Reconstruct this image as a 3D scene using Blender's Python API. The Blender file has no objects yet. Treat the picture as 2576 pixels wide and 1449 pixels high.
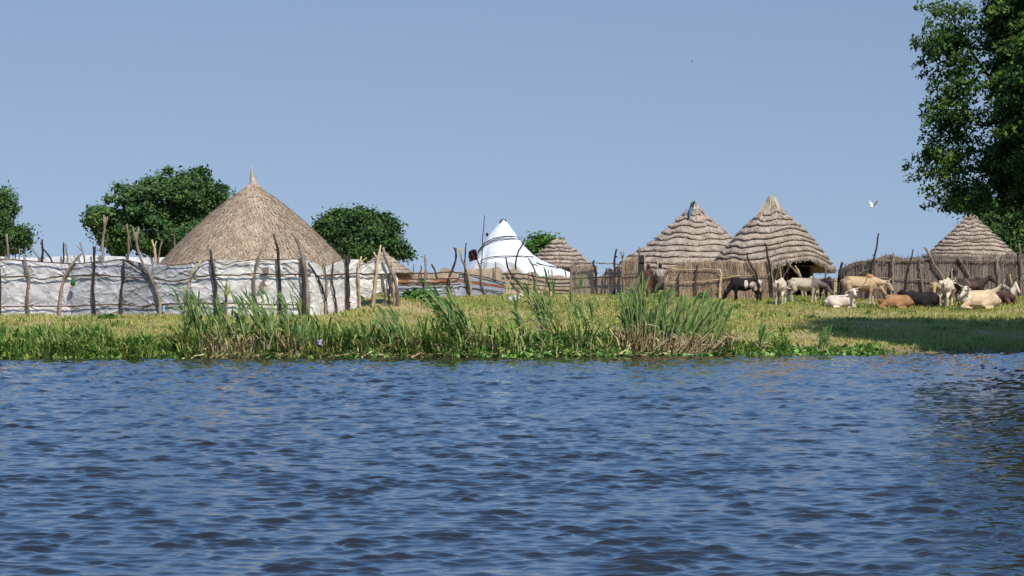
import bpy, math, random
import numpy as np
from mathutils import Vector

R = math.radians
scene = bpy.context.scene
COL = scene.collection
# ------------------------------------------------------------------ camera, sky, sun, exposure
F = 7304.0          # focal length in pixels of a 2576 px wide picture
HC = 2.75           # eye height above the river
HOR = 699.0         # horizon row
cam_d = bpy.data.cameras.new("camera")
cam = bpy.data.objects.new("camera", cam_d)
COL.objects.link(cam)
cam.location = (0, 0, HC)
cam.rotation_euler = (R(90), 0, 0)
cam_d.sensor_width = 36.0
cam_d.lens = 36.0 * F / 2576.0
cam_d.shift_y = -(724.5 - HOR) / 2576.0
cam_d.clip_start = 0.5
cam_d.clip_end = 8000
scene.camera = cam

TO_SUN = Vector((0.35, -0.72, 1.0)).normalized()
SUN_EL = math.asin(TO_SUN.z)
SUN_AZ = math.atan2(TO_SUN.x, TO_SUN.y)      # clockwise from +Y
world = bpy.data.worlds.new("World")
scene.world = world
world.use_nodes = True
wn = world.node_tree
bg = wn.nodes["Background"]
sky = wn.nodes.new("ShaderNodeTexSky")
sky.sky_type = 'NISHITA'
sky.sun_disc = False
sky.sun_elevation = SUN_EL
sky.sun_rotation = SUN_AZ
sky.air_density = 1.0
sky.dust_density = 0.3
sky.ozone_density = 2.5
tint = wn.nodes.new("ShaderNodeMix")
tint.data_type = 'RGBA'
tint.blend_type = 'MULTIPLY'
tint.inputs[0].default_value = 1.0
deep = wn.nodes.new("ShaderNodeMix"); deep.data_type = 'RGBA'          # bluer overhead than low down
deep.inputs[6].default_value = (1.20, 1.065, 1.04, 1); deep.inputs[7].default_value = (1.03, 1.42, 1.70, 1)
wtc = wn.nodes.new("ShaderNodeTexCoord")
sep = wn.nodes.new("ShaderNodeSeparateXYZ"); com = wn.nodes.new("ShaderNodeCombineXYZ")
lift = wn.nodes.new("ShaderNodeMath"); lift.operation = 'MULTIPLY_ADD'      # haze free sky: read a little above the true horizon
lift.inputs[1].default_value = 0.80; lift.inputs[2].default_value = 0.16
nrm = wn.nodes.new("ShaderNodeVectorMath"); nrm.operation = 'NORMALIZE'
wn.links.new(wtc.outputs["Generated"], sep.inputs[0])
wn.links.new(sep.outputs[0], com.inputs[0]); wn.links.new(sep.outputs[1], com.inputs[1])
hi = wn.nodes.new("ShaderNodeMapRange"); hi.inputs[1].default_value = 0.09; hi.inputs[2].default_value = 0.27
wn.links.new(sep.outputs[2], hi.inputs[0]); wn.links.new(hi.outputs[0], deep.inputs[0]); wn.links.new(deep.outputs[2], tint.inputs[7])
wn.links.new(sep.outputs[2], lift.inputs[0]); wn.links.new(lift.outputs[0], com.inputs[2])
wn.links.new(com.outputs[0], nrm.inputs[0]); wn.links.new(nrm.outputs[0], sky.inputs[0])
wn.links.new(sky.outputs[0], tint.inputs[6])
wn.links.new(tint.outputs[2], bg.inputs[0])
bg.inputs[1].default_value = 0.10

sun_d = bpy.data.lights.new("sun", 'SUN')
sun_d.energy = 5.0
sun_d.angle = R(0.5)
sun_d.color = (1.0, 0.94, 0.84)
sun = bpy.data.objects.new("sun", sun_d)
COL.objects.link(sun)
sun.location = (30, -20, 40)
sun.rotation_euler = (-TO_SUN).to_track_quat('-Z', 'Y').to_euler()

scene.view_settings.view_transform = 'Standard'
scene.view_settings.look = 'None'
scene.view_settings.exposure = 0.0
scene.view_settings.gamma = 1.0
scene.cycles.max_bounces = 6
scene.cycles.caustics_reflective = False
scene.cycles.caustics_refractive = False

# ------------------------------------------------------------------ helpers
def X(px, Y):
    return (px - 1288.0) / F * Y
def Z(py, Y):
    return HC + (HOR - py) / F * Y
def P(px, py, Y):
    return np.array((X(px, Y), Y, Z(py, Y)))

_tabs = {}
def vn(x, y, seed=0):
    """smooth value noise 0..1"""
    if seed not in _tabs:
        _tabs[seed] = np.random.RandomState(seed + 11).rand(256, 256)
    T = _tabs[seed]
    x = np.asarray(x, float); y = np.asarray(y, float)
    ix = np.floor(x).astype(int); iy = np.floor(y).astype(int)
    fx = x - ix; fy = y - iy
    fx = fx * fx * (3 - 2 * fx); fy = fy * fy * (3 - 2 * fy)
    a = T[ix % 256, iy % 256]; b = T[(ix + 1) % 256, iy % 256]
    c = T[ix % 256, (iy + 1) % 256]; d = T[(ix + 1) % 256, (iy + 1) % 256]
    return (a * (1 - fx) + b * fx) * (1 - fy) + (c * (1 - fx) + d * fx) * fy
def fbm(x, y, seed=0, octv=4):
    s = 0; a = 0.5; t = 0
    for o in range(octv):
        s = s + a * vn(np.asarray(x) * 2 ** o, np.asarray(y) * 2 ** o, seed + o); t += a; a *= 0.5
    return s / t

_SX = np.array([-200, -30, -17.4, 0, 10, 18.8, 19.6, 22.5, 26, 200.])
_SY = np.array([96, 97.5, 98.5, 100.7, 103.5, 106.6, 106.2, 101.5, 100, 100.])
def shore(x):
    return np.interp(x, _SX, _SY)
_GS = np.array([-400, -40, -6, -1, 0, 1, 2.2, 8, 16, 22, 30, 42, 60, 4000.])
_GZ = np.array([-2.5, -2.2, -1.0, -0.25, -0.02, 0.16, 0.30, 0.72, 1.22, 1.60, 1.84, 1.95, 2.0, 2.0])
def ground(x, y):
    s = np.asarray(y, float) - shore(x)
    z = np.interp(s, _GS, _GZ)
    return z + .50 * np.exp(-((np.asarray(x, float) + 5.4) / 2.0) ** 2 - ((np.asarray(y, float) - 119.6) / 2.6) ** 2)

def link_mesh(name, V, Fc, mat=None, parent=None, origin=None, smooth=False, col=None):
    """V (n,3) in world space; Fc list of faces or (m,k) int array"""
    V = np.asarray(V, float).reshape(-1, 3)
    if origin is None:
        origin = np.array(parent.get("_org", (0, 0, 0))) if parent is not None else np.zeros(3)
    origin = np.asarray(origin, float)
    L = V - origin
    me = bpy.data.meshes.new(name)
    if isinstance(Fc, np.ndarray) and Fc.ndim == 2:
        m, k = Fc.shape
        me.vertices.add(len(L)); me.vertices.foreach_set("co", L.astype(np.float32).ravel())
        me.loops.add(m * k); me.loops.foreach_set("vertex_index", Fc.astype(np.int32).ravel())
        me.polygons.add(m)
        me.polygons.foreach_set("loop_start", np.arange(0, m * k, k, dtype=np.int32))
        me.update(calc_edges=True)
    else:
        me.from_pydata([tuple(v) for v in L], [], [tuple(int(i) for i in f) for f in Fc])
        me.update()
    if smooth:
        me.polygons.foreach_set("use_smooth", np.ones(len(me.polygons), dtype=bool))
    if col is not None:
        ca = me.color_attributes.new("Col", 'FLOAT_COLOR', 'POINT')
        c4 = np.ones((len(L), 4), np.float32); c4[:, :3] = col
        ca.data.foreach_set("color", c4.ravel())
    if mat is not None:
        me.materials.append(mat)
    o = bpy.data.objects.new(name, me)
    COL.objects.link(o)
    if parent is not None:
        o.parent = parent
        porg = np.array(parent.get("_org", (0, 0, 0)))
        o.location = tuple(origin - porg)
    else:
        o.location = tuple(origin)
    o["_org"] = tuple(float(a) for a in origin)
    return o

def tag(o, label=None, cat=None, group=None, kind=None):
    if label: o["label"] = label
    if cat: o["category"] = cat
    if group: o["group"] = group
    if kind: o["kind"] = kind
    return o
def thing(name, label, cat, loc, group=None):
    e = bpy.data.objects.new(name, None)
    COL.objects.link(e)
    e.location = tuple(float(a) for a in loc)
    e["_org"] = tuple(float(a) for a in loc)
    e.empty_display_size = 0.2
    return tag(e, label, cat, group)

class MB:
    def __init__(s):
        s.V = []; s.Fc = []; s.n = 0
    def add(s, V, Fc):
        V = np.asarray(V, float).reshape(-1, 3)
        s.V.append(V)
        s.Fc.extend([tuple(i + s.n for i in f) for f in Fc])
        s.n += len(V)
    def tube(s, path, rad, n=7, cap=True, jit=0.0, rng=None):
        path = np.asarray(path, float); m = len(path)
        rad = np.broadcast_to(np.asarray(rad, float), (m,))
        rings = []
        T = np.gradient(path, axis=0)
        ref = np.array((0.31, 0.87, 0.2))
        for i in range(m):
            t = T[i] / (np.linalg.norm(T[i]) + 1e-9)
            r0 = ref if abs(t @ ref) < 0.9 * np.linalg.norm(ref) else np.array((1., 0, 0))
            u = np.cross(t, r0); u /= np.linalg.norm(u) + 1e-9
            w = np.cross(t, u)
            a = np.arange(n) / n * 2 * math.pi
            rr = rad[i] * (1 + (rng.uniform(-jit, jit, n) if jit and rng is not None else 0))
            rings.append(path[i] + np.outer(np.cos(a) * rr, u) + np.outer(np.sin(a) * rr, w))
        Fc = []
        for i in range(m - 1):
            for k in range(n):
                Fc.append((i * n + k, i * n + (k + 1) % n, (i + 1) * n + (k + 1) % n, (i + 1) * n + k))
        if cap:
            Fc.append(tuple(range(n))[::-1]); Fc.append(tuple((m - 1) * n + k for k in range(n)))
        s.add(np.concatenate(rings), Fc)
    def capsule(s, a, b, ra, rb, n=12, sy=None):
        """tapered capsule, closed"""
        a = np.asarray(a, float); b = np.asarray(b, float)
        d = b - a; L = np.linalg.norm(d)
        t = d / L if L > 1e-6 else np.array((0, 0, 1.))
        pts = []; rd = []
        for k in range(0, 5):
            q = math.pi / 2 * (1 - k / 4)
            pts.append(a - t * ra * math.sin(q)); rd.append(max(ra * math.cos(q), ra * 0.05))
        for k in range(0, 5):
            q = math.pi / 2 * (k / 4)
            pts.append(b + t * rb * math.sin(q)); rd.append(max(rb * math.cos(q), rb * 0.05))
        P_ = np.array(pts)
        ref = np.array((0., 0, 1)) if abs(t[2]) < 0.9 else np.array((1., 0, 0))
        u = np.cross(t, ref); u /= np.linalg.norm(u); w = np.cross(t, u)
        an = np.arange(n) / n * 2 * math.pi
        V = np.concatenate([P_[i] + np.outer(np.cos(an) * rd[i], u) + np.outer(np.sin(an) * rd[i], w) for i in range(10)])
        Fc = [(i * n + k, i * n + (k + 1) % n, (i + 1) * n + (k + 1) % n, (i + 1) * n + k) for i in range(9) for k in range(n)]
        Fc.append(tuple(range(n))[::-1]); Fc.append(tuple(9 * n + k for k in range(n)))
        s.add(V, Fc)
    def ellipsoid(s, c, r, n=12, m=8, ax=None):
        c = np.asarray(c, float)
        V = [];
        for i in range(m + 1):
            q = math.pi * i / m
            for k in range(n):
                a = 2 * math.pi * k / n
                sr = max(math.sin(q), 0.04)
                V.append((r[0] * sr * math.cos(a), r[1] * sr * math.sin(a), r[2] * math.cos(q)))
        V = np.array(V)
        if ax is not None:
            V = V @ np.asarray(ax, float)
        Fc = [(i * n + k, (i + 1) * n + k, (i + 1) * n + (k + 1) % n, i * n + (k + 1) % n) for i in range(m) for k in range(n)]
        Fc.append(tuple(range(n))); Fc.append(tuple(m * n + k for k in range(n))[::-1])
        s.add(V + c, Fc)
    def box(s, lo, hi):
        x0, y0, z0 = lo; x1, y1, z1 = hi
        s.add([(x0, y0, z0), (x1, y0, z0), (x1, y1, z0), (x0, y1, z0), (x0, y0, z1), (x1, y0, z1), (x1, y1, z1), (x0, y1, z1)],
              [(0, 3, 2, 1), (4, 5, 6, 7), (0, 1, 5, 4), (1, 2, 6, 5), (2, 3, 7, 6), (3, 0, 4, 7)])
    def build(s, name, mat, parent=None, origin=None, smooth=True):
        return link_mesh(name, np.concatenate(s.V), s.Fc, mat, parent, origin, smooth)

# ------------------------------------------------------------------ materials
def mk(name):
    m = bpy.data.materials.new(name); m.use_nodes = True
    nt = m.node_tree; b = nt.nodes["Principled BSDF"]
    return m, nt, b
def N(nt, t, **k):
    n = nt.nodes.new(t)
    for a, v in k.items():
        setattr(n, a, v)
    return n
def ramp(nt, cols):
    r = N(nt, "ShaderNodeValToRGB")
    el = r.color_ramp.elements
    while len(el) < len(cols): el.new(0.5)
    for i, (p, c) in enumerate(cols):
        el[i].position = p; el[i].color = (c[0], c[1], c[2], 1)
    return r
def mat(name, cols, scale=3.0, stretch=(1, 1, 1), rough=0.85, bump=0.0, bscale=None, island=0.0, detail=6.0,
        translucent=0.0, attr=False, spec=0.2, lo=0.30, hi=0.70, metal=0.0, bdist=0.02):
    """noise-driven procedural colour (+ per-piece variation), bump; attr: the coat colour of the mesh times the noise"""
    m, nt, b = mk(name)
    tc = N(nt, "ShaderNodeTexCoord")
    mp = N(nt, "ShaderNodeMapping"); mp.inputs["Scale"].default_value = stretch
    nt.links.new(tc.outputs["Object"], mp.inputs[0])
    no = N(nt, "ShaderNodeTexNoise"); no.inputs["Scale"].default_value = scale; no.inputs["Detail"].default_value = detail
    no.inputs["Roughness"].default_value = 0.6
    nt.links.new(mp.outputs[0], no.inputs["Vector"])
    k = len(cols)
    rp = ramp(nt, [(lo + (hi - lo) * i / max(k - 1, 1), c) for i, c in enumerate(cols)])
    fac = no.outputs["Fac"]
    if island > 0:
        ge = N(nt, "ShaderNodeNewGeometry")
        mx = N(nt, "ShaderNodeMath", operation='MULTIPLY_ADD')
        mx.inputs[1].default_value = island; 
        sb = N(nt, "ShaderNodeMath", operation='SUBTRACT'); sb.inputs[1].default_value = island * 0.5
        nt.links.new(ge.outputs["Random Per Island"], mx.inputs[0])
        nt.links.new(fac, mx.inputs[2])
        nt.links.new(mx.outputs[0], sb.inputs[0])
        fac = sb.outputs[0]
    nt.links.new(fac, rp.inputs[0])
    out = rp.outputs[0]
    if attr:
        at = N(nt, "ShaderNodeAttribute", attribute_name="Col")
        mm = N(nt, "ShaderNodeMix", data_type='RGBA', blend_type='MULTIPLY'); mm.inputs[0].default_value = 1
        nt.links.new(at.outputs["Color"], mm.inputs[6]); nt.links.new(out, mm.inputs[7])
        out = mm.outputs[2]
    nt.links.new(out, b.inputs["Base Color"])
    b.inputs["Roughness"].default_value = rough
    b.inputs["Specular IOR Level"].default_value = spec
    b.inputs["Metallic"].default_value = metal
    if bump > 0:
        n2 = N(nt, "ShaderNodeTexNoise"); n2.inputs["Scale"].default_value = bscale or scale * 3; n2.inputs["Detail"].default_value = 8
        nt.links.new(mp.outputs[0], n2.inputs["Vector"])
        bp = N(nt, "ShaderNodeBump"); bp.inputs["Strength"].default_value = bump; bp.inputs["Distance"].default_value = bdist
        nt.links.new(n2.outputs["Fac"], bp.inputs["Height"])
        nt.links.new(bp.outputs[0], b.inputs["Normal"])
    if translucent > 0:
        tr = N(nt, "ShaderNodeBsdfTranslucent"); nt.links.new(out, tr.inputs[0])
        ms = N(nt, "ShaderNodeMixShader"); ms.inputs[0].default_value = translucent
        nt.links.new(b.outputs[0], ms.inputs[1]); nt.links.new(tr.outputs[0], ms.inputs[2])
        nt.links.new(ms.outputs[0], nt.nodes["Material Output"].inputs[0])
    return m

M = {}
M['ground'] = mat('dry_turf', [(.26, .19, .095), (.36, .27, .135), (.29, .24, .09), (.20, .20, .07)], .35, rough=.95, bump=.6, bscale=6)
_nt = M['ground'].node_tree
_ge = N(_nt, "ShaderNodeNewGeometry"); _sx = N(_nt, "ShaderNodeSeparateXYZ"); _nt.links.new(_ge.outputs["Position"], _sx.inputs[0])
_mr = N(_nt, "ShaderNodeMapRange"); _mr.inputs[1].default_value = .10; _mr.inputs[2].default_value = .34; _nt.links.new(_sx.outputs[2], _mr.inputs[0])
_mm = N(_nt, "ShaderNodeMix", data_type='RGBA'); _mm.inputs[6].default_value = (.20, .145, .09, 1)
_pb = _nt.nodes["Principled BSDF"]; _src = _pb.inputs["Base Color"].links[0].from_socket
_nt.links.new(_mr.outputs[0], _mm.inputs[0]); _nt.links.new(_src, _mm.inputs[7]); _nt.links.new(_mm.outputs[2], _pb.inputs["Base Color"])
M['dry_grass'] = mat('dry_grass_blades', [(.28, .30, .08), (.43, .41, .13), (.53, .465, .185), (.31, .35, .10)], .35, island=.28, translucent=.3, spec=.1)
M['olive_grass'] = mat('olive_grass_blades', [(.25, .30, .075), (.37, .39, .11), (.46, .44, .15)], .35, island=.3, translucent=.3, spec=.1)
M['marsh'] = mat('marsh_grass_blades', [(.08, .18, .03), (.15, .29, .05), (.28, .37, .08), (.42, .41, .14)], .5, island=.55, translucent=.3, spec=.2)
M['hyacinth'] = mat('hyacinth_leaf', [(.07, .17, .03), (.14, .28, .04), (.26, .40, .09)], .8, island=.6, translucent=.25, rough=.45, spec=.4)
M['litter'] = mat('dry_litter', [(.26, .18, .085), (.50, .39, .19), (.66, .55, .31)], 1.0, island=.7, translucent=.15)
M['reed_leaf'] = mat('reed_leaf', [(.10, .20, .05), (.19, .30, .085), (.34, .41, .13)], 1.0, island=.6, translucent=.3, rough=.6)
M['reed_stem'] = mat('reed_stem', [(.20, .21, .07), (.33, .29, .12), (.44, .36, .19)], 1.2, island=.6)
M['leaf_dark'] = mat('dark_tree_leaf', [(.026, .065, .022), (.055, .115, .03), (.10, .175, .042)], .8, island=.6, translucent=.2, rough=.6)
M['leaf_big'] = mat('big_tree_leaf', [(.022, .06, .016), (.07, .15, .026), (.17, .25, .045)], .5, island=.55, translucent=.25, rough=.6)
M['leaf_far'] = mat('distant_tree_leaf', [(.035, .085, .030), (.07, .14, .04), (.12, .20, .052)], .6, island=.5, translucent=.2, rough=.6)
M['leaf_bright'] = mat('bright_bush_leaf', [(.05, .13, .02), (.08, .18, .03), (.13, .23, .05)], .8, island=.5, translucent=.25)
M['bark'] = mat('bark', [(.06, .045, .03), (.12, .09, .065), (.18, .14, .10)], 4, stretch=(1, 1, .25), bump=.6)
M['pole_grey'] = mat('weathered_pole', [(.10, .075, .055), (.22, .17, .125), (.36, .29, .22)], 3, stretch=(1, 1, .3), bump=.5, bscale=20)
M['pole_dark'] = mat('dark_pole', [(.02, .015, .012), (.045, .033, .027), (.09, .068, .055)], 3, stretch=(1, 1, .3), bump=.5, bscale=20)
M['pole_pale'] = mat('peeled_pole', [(.30, .20, .11), (.46, .33, .19), (.58, .45, .29)], 3, stretch=(1, 1, .3), bump=.4, bscale=20)
M['rail'] = mat('bark_rail', [(.03, .02, .016), (.07, .048, .036), (.16, .11, .08)], 5, bump=.5)
M['thatch_tan'] = mat('tan_thatch', [(.27, .20, .14), (.39, .295, .205), (.50, .39, .275)], 1.6, island=.55, rough=.95, bump=.4, bscale=25)
M['thatch_grey'] = mat('weathered_thatch', [(.18, .14, .105), (.325, .26, .20), (.45, .37, .285)], 2.0, island=.5, rough=.95, bump=.5, bscale=22)
M['topknot'] = mat('straw_topknot', [(.26, .21, .15), (.40, .33, .24), (.52, .43, .31)], 3, stretch=(2, 2, .4), island=.5, bump=.5, bscale=20)
M['mud_wall'] = mat('mud_wall', [(.16, .11, .07), (.24, .17, .115), (.31, .23, .16)], 1.5, bump=.5)
M['reed_tan'] = mat('tan_reed_fence', [(.20, .14, .095), (.38, .275, .185), (.54, .42, .295)], 1.6, stretch=(1, 1, .6), island=.4, bump=.4, bscale=20)
M['reed_grey'] = mat('grey_reed_fence', [(.16, .12, .095), (.28, .22, .175), (.40, .325, .265)], 1.6, stretch=(1, 1, .5), island=.3, bump=.4, bscale=20)
M['mat_brown'] = mat('matting_fence', [(.26, .20, .145), (.38, .295, .215), (.50, .40, .30)], 2.2, island=.35, bump=.7, bscale=9)
M['tarp'] = mat('plastic_sheeting', [(.58, .57, .56), (.86, .86, .86), (1, 1, 1)], 2.2, rough=.55, bump=.15, bscale=9, attr=True, spec=.3, bdist=.03)
M['white_sheet'] = mat('white_sheeting', [(.52, .555, .59), (.64, .67, .69), (.70, .715, .73)], 1.1, rough=.55, bump=.55, bscale=2.2, bdist=.08, spec=.3)
M['black_band'] = mat('black_strap', [(.02, .02, .022), (.05, .045, .045)], 4)
M['maroon_cloth'] = mat('dark_maroon_cloth', [(.02, .008, .01), (.04, .014, .018)], 6, bump=.4)
M['blue_plastic'] = mat('blue_plastic', [(.02, .10, .20), (.05, .20, .33)], 5, rough=.4)
M['green_cloth'] = mat('green_cloth', [(.01, .06, .012), (.03, .16, .03)], 12, rough=.6, bump=.3)
M['patch_brown'] = mat('brown_sacking', [(.14, .10, .075), (.26, .20, .16)], 8)
M['patch_blue'] = mat('faded_blue_print', [(.16, .40, .50), (.25, .50, .58)], 8)
M['door'] = mat('dark_door_sheet', [(.02, .02, .022), (.045, .042, .042)], 3, stretch=(4, 4, .5), rough=.7)
M['horn'] = mat('horn', [(.30, .26, .20), (.55, .48, .38)], 6, rough=.5)
M['horn_dark'] = mat('dark_horn', [(.05, .04, .03), (.14, .11, .09)], 6, rough=.5)
M['coat'] = mat('cattle_coat', [(.62, .58, .52), (.88, .86, .83), (1, 1, 1)], 4, rough=.75, bump=.25, bscale=18, attr=True, spec=.15)
M['hair_tuft'] = mat('tail_tuft', [(.05, .035, .025), (.14, .10, .07)], 9)
M['eye'] = mat('eye', [(.01, .008, .006), (.02, .015, .012)], 5, rough=.2, spec=.5)
M['skin'] = mat('dark_skin', [(.028, .015, .010), (.045, .025, .017)], 6, rough=.5)
M['hair'] = mat('black_hair', [(.006, .005, .005), (.012, .01, .01)], 30, rough=.8)
M['pale_cloth'] = mat('pale_cloth', [(.32, .28, .25), (.45, .40, .36)], 7, bump=.3)
M['dark_wrap'] = mat('dark_patterned_cloth', [(.02, .014, .018), (.05, .03, .035), (.20, .075, .035), (.04, .03, .035)], 7, detail=2, bump=.3)
M['brown_wrap'] = mat('mauve_brown_cloth', [(.055, .035, .035), (.11, .075, .075)], 6, bump=.3)
M['orange'] = mat('orange_plastic', [(.55, .20, .015), (.75, .33, .03)], 5, rough=.5)
M['feather_white'] = mat('white_feather', [(.75, .77, .78), (.85, .86, .86)], 10)
M['feather_dark'] = mat('dark_feather', [(.03, .035, .045), (.06, .07, .08)], 10)
M['petal'] = mat('lilac_petal', [(.45, .36, .60), (.60, .52, .72)], 10)

def mat_metal():
    m, nt, b = mk('rusty_corrugated_sheet')
    tc = N(nt, "ShaderNodeTexCoord")
    no = N(nt, "ShaderNodeTexNoise"); no.inputs["Scale"].default_value = 1.6; no.inputs["Detail"].default_value = 8
    mp = N(nt, "ShaderNodeMapping"); mp.inputs["Scale"].default_value = (1, 1, 4)
    nt.links.new(tc.outputs["Object"], mp.inputs[0]); nt.links.new(mp.outputs[0], no.inputs["Vector"])
    at = N(nt, "ShaderNodeAttribute", attribute_name="Col")
    ad = N(nt, "ShaderNodeMath", operation='ADD')
    nt.links.new(at.outputs["Fac"], ad.inputs[0]); nt.links.new(no.outputs["Fac"], ad.inputs[1])
    rp = ramp(nt, [(.40, (.33, .37, .42)), (.74, (.46, .48, .50)), (.88, (.42, .25, .15)), (1.0, (.30, .12, .05))])
    nt.links.new(ad.outputs[0], rp.inputs[0])
    nt.links.new(rp.outputs[0], b.inputs["Base Color"])
    b.inputs["Roughness"].default_value = .6; b.inputs["Metallic"].default_value = 0.15
    return m
M['metal'] = mat_metal()

def mat_water():
    m, nt, b = mk('river_water')
    b.inputs["Base Color"].default_value = (.018, .017, .016, 1)
    b.inputs["Roughness"].default_value = 0.04
    b.inputs["IOR"].default_value = 1.65
    b.inputs["Specular Tint"].default_value = (.86, .95, 1.0, 1)
    b.inputs["Specular IOR Level"].default_value = 0.5
    tc = N(nt, "ShaderNodeTexCoord")
    mp = N(nt, "ShaderNodeMapping"); mp.inputs["Scale"].default_value = (3.0, 6.5, 1)
    nt.links.new(tc.outputs["Object"], mp.inputs[0])
    no = N(nt, "ShaderNodeTexNoise"); no.inputs["Scale"].default_value = 1.8; no.inputs["Detail"].default_value = 4
    nt.links.new(mp.outputs[0], no.inputs["Vector"])
    bp = N(nt, "ShaderNodeBump"); bp.inputs["Strength"].default_value = .18; bp.inputs["Distance"].default_value = .02
    nt.links.new(no.outputs["Fac"], bp.inputs["Height"]); nt.links.new(bp.outputs[0], b.inputs["Normal"])
    return m
M['water'] = mat_water()

# ------------------------------------------------------------------ ground sheet
def build_ground():
    xs = np.concatenate([[-3000, -1200, -500, -200, -100], np.arange(-60, 60.1, .6), [100, 200, 500, 1200, 3000]])
    ys = np.concatenate([[-300, -100, 0, 40, 70, 85], np.arange(92, 150, .5), np.arange(150, 200, 5), [220, 260, 320, 420, 600, 900, 1500, 2500, 4500]])
    gx, gy = np.meshgrid(xs, ys)
    z = ground(gx, gy)
    w = np.clip((gy - shore(gx)) / 3, 0, 1)
    z = z + w * (fbm(gx * .5, gy * .5, 5) - .5) * .14
    V = np.stack([gx, gy, z], -1).reshape(-1, 3)
    nx = len(xs); ny = len(ys)
    i = np.arange(nx * ny).reshape(ny, nx)
    Fc = np.stack([i[:-1, :-1], i[:-1, 1:], i[1:, 1:], i[1:, :-1]], -1).reshape(-1, 4)
    o = link_mesh('ground', V, Fc, M['ground'], smooth=True)
    tag(o, 'low river bank of dry yellow green turf rising to the village', 'ground', kind='structure')
build_ground()

# ------------------------------------------------------------------ river
def build_water():
    rng = np.random.RandomState(4)
    ys = [22.0]
    while ys[-1] < 110:
        ys.append(ys[-1] + max(.04, .0016 * ys[-1] * (ys[-1] / 60)))
    ys = np.array([-2500, -800, -200, -60, -10, 8, 16] + ys + [113, 130])
    us = np.concatenate([[-60, -12, -4, -1.6], np.linspace(-1.22, 1.22, 620), [1.6, 4, 12, 60]])
    gy, gu = np.meshgrid(ys, us, indexing='ij')
    half = np.maximum(gy, 20) * 1288 / F
    gx = gu * half
    x = gx; y = gy
    amp = np.where((gy > 20) & (gy < 112) & (np.abs(gu) < 1.3), 1.0, 0.0)
    dsh = shore(gx) - gy
    amp = amp * np.clip(.85 + .15 * dsh / 5, .8, 1)
    amp *= 1 + 1.6 * np.clip((gy - 58) / 42, 0, 1)
    amp *= .55 + .9 * fbm(x * .10, y * .045, 77, 3)
    H = np.zeros_like(x); DX = np.zeros_like(x); DY = np.zeros_like(x)
    for i in range(90):
        lam = .13 * (1.9 / .13) ** (rng.rand())
        k = 2 * math.pi / lam
        th = R(90) + rng.normal() * R(40)
        kx, ky = k * math.cos(th), k * math.sin(th)
        # steepness spectrum peaks near 0.8 m
        st = .020 * math.exp(-((math.log(lam / .36)) / .95) ** 2)
        a = st / k
        ph = rng.rand() * 6.283
        mod = .2 + 3.0 * vn(x * .55 / lam ** .5 + i * 7.3, y * .22 / lam ** .5 + i * 3.1, 300 + i % 7) ** 2.6
        fade = np.clip(1.6 - .0016 * gy * (gy / 60) * 2.4 / lam, .55, 1)
        p = kx * x + ky * y + ph
        H += a * np.cos(p) * mod * fade
        q = 1.2
        DX -= q * a * math.cos(th) * np.sin(p) * mod * fade
        DY -= q * a * math.sin(th) * np.sin(p) * mod * fade
    # short steep wavelets in scattered patches
    for g in range(3):
        mask = np.clip((fbm(x * (1.45 + .4 * g) + 31 * g, y * (.80 + .2 * g) + 17 * g, 140 + 9 * g, 2) - .50) / .16, 0, 1)
        mask = mask * (.25 + 1.5 * fbm(x * .09 + g, y * .04, 190 + g, 2))
        for i in range(14):
            lam = .17 * (.70 / .17) ** rng.rand()
            k = 2 * math.pi / lam; th = R(90) + rng.normal() * R(30)
            kx, ky = k * math.cos(th), k * math.sin(th)
            a = .054 / k
            fade = np.clip(1.6 - .0016 * gy * (gy / 60) * 2.4 / lam, .55, 1)
            p = kx * x + ky * y + rng.rand() * 6.283
            H += a * np.cos(p) * mask * fade
            DX -= 1.1 * a * math.cos(th) * np.sin(p) * mask * fade
            DY -= 1.1 * a * math.sin(th) * np.sin(p) * mask * fade
    V = np.stack([x + DX * amp, y + DY * amp, H * amp], -1).reshape(-1, 3)
    ny, nx = x.shape
    i = np.arange(nx * ny).reshape(ny, nx)
    Fc = np.stack([i[:-1, :-1], i[:-1, 1:], i[1:, 1:], i[1:, :-1]], -1).reshape(-1, 4)
    o = link_mesh('river', V, Fc, M['water'], smooth=True)
    tag(o, 'wide blue river with short choppy dark ripples', 'river', kind='structure')
build_water()

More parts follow.
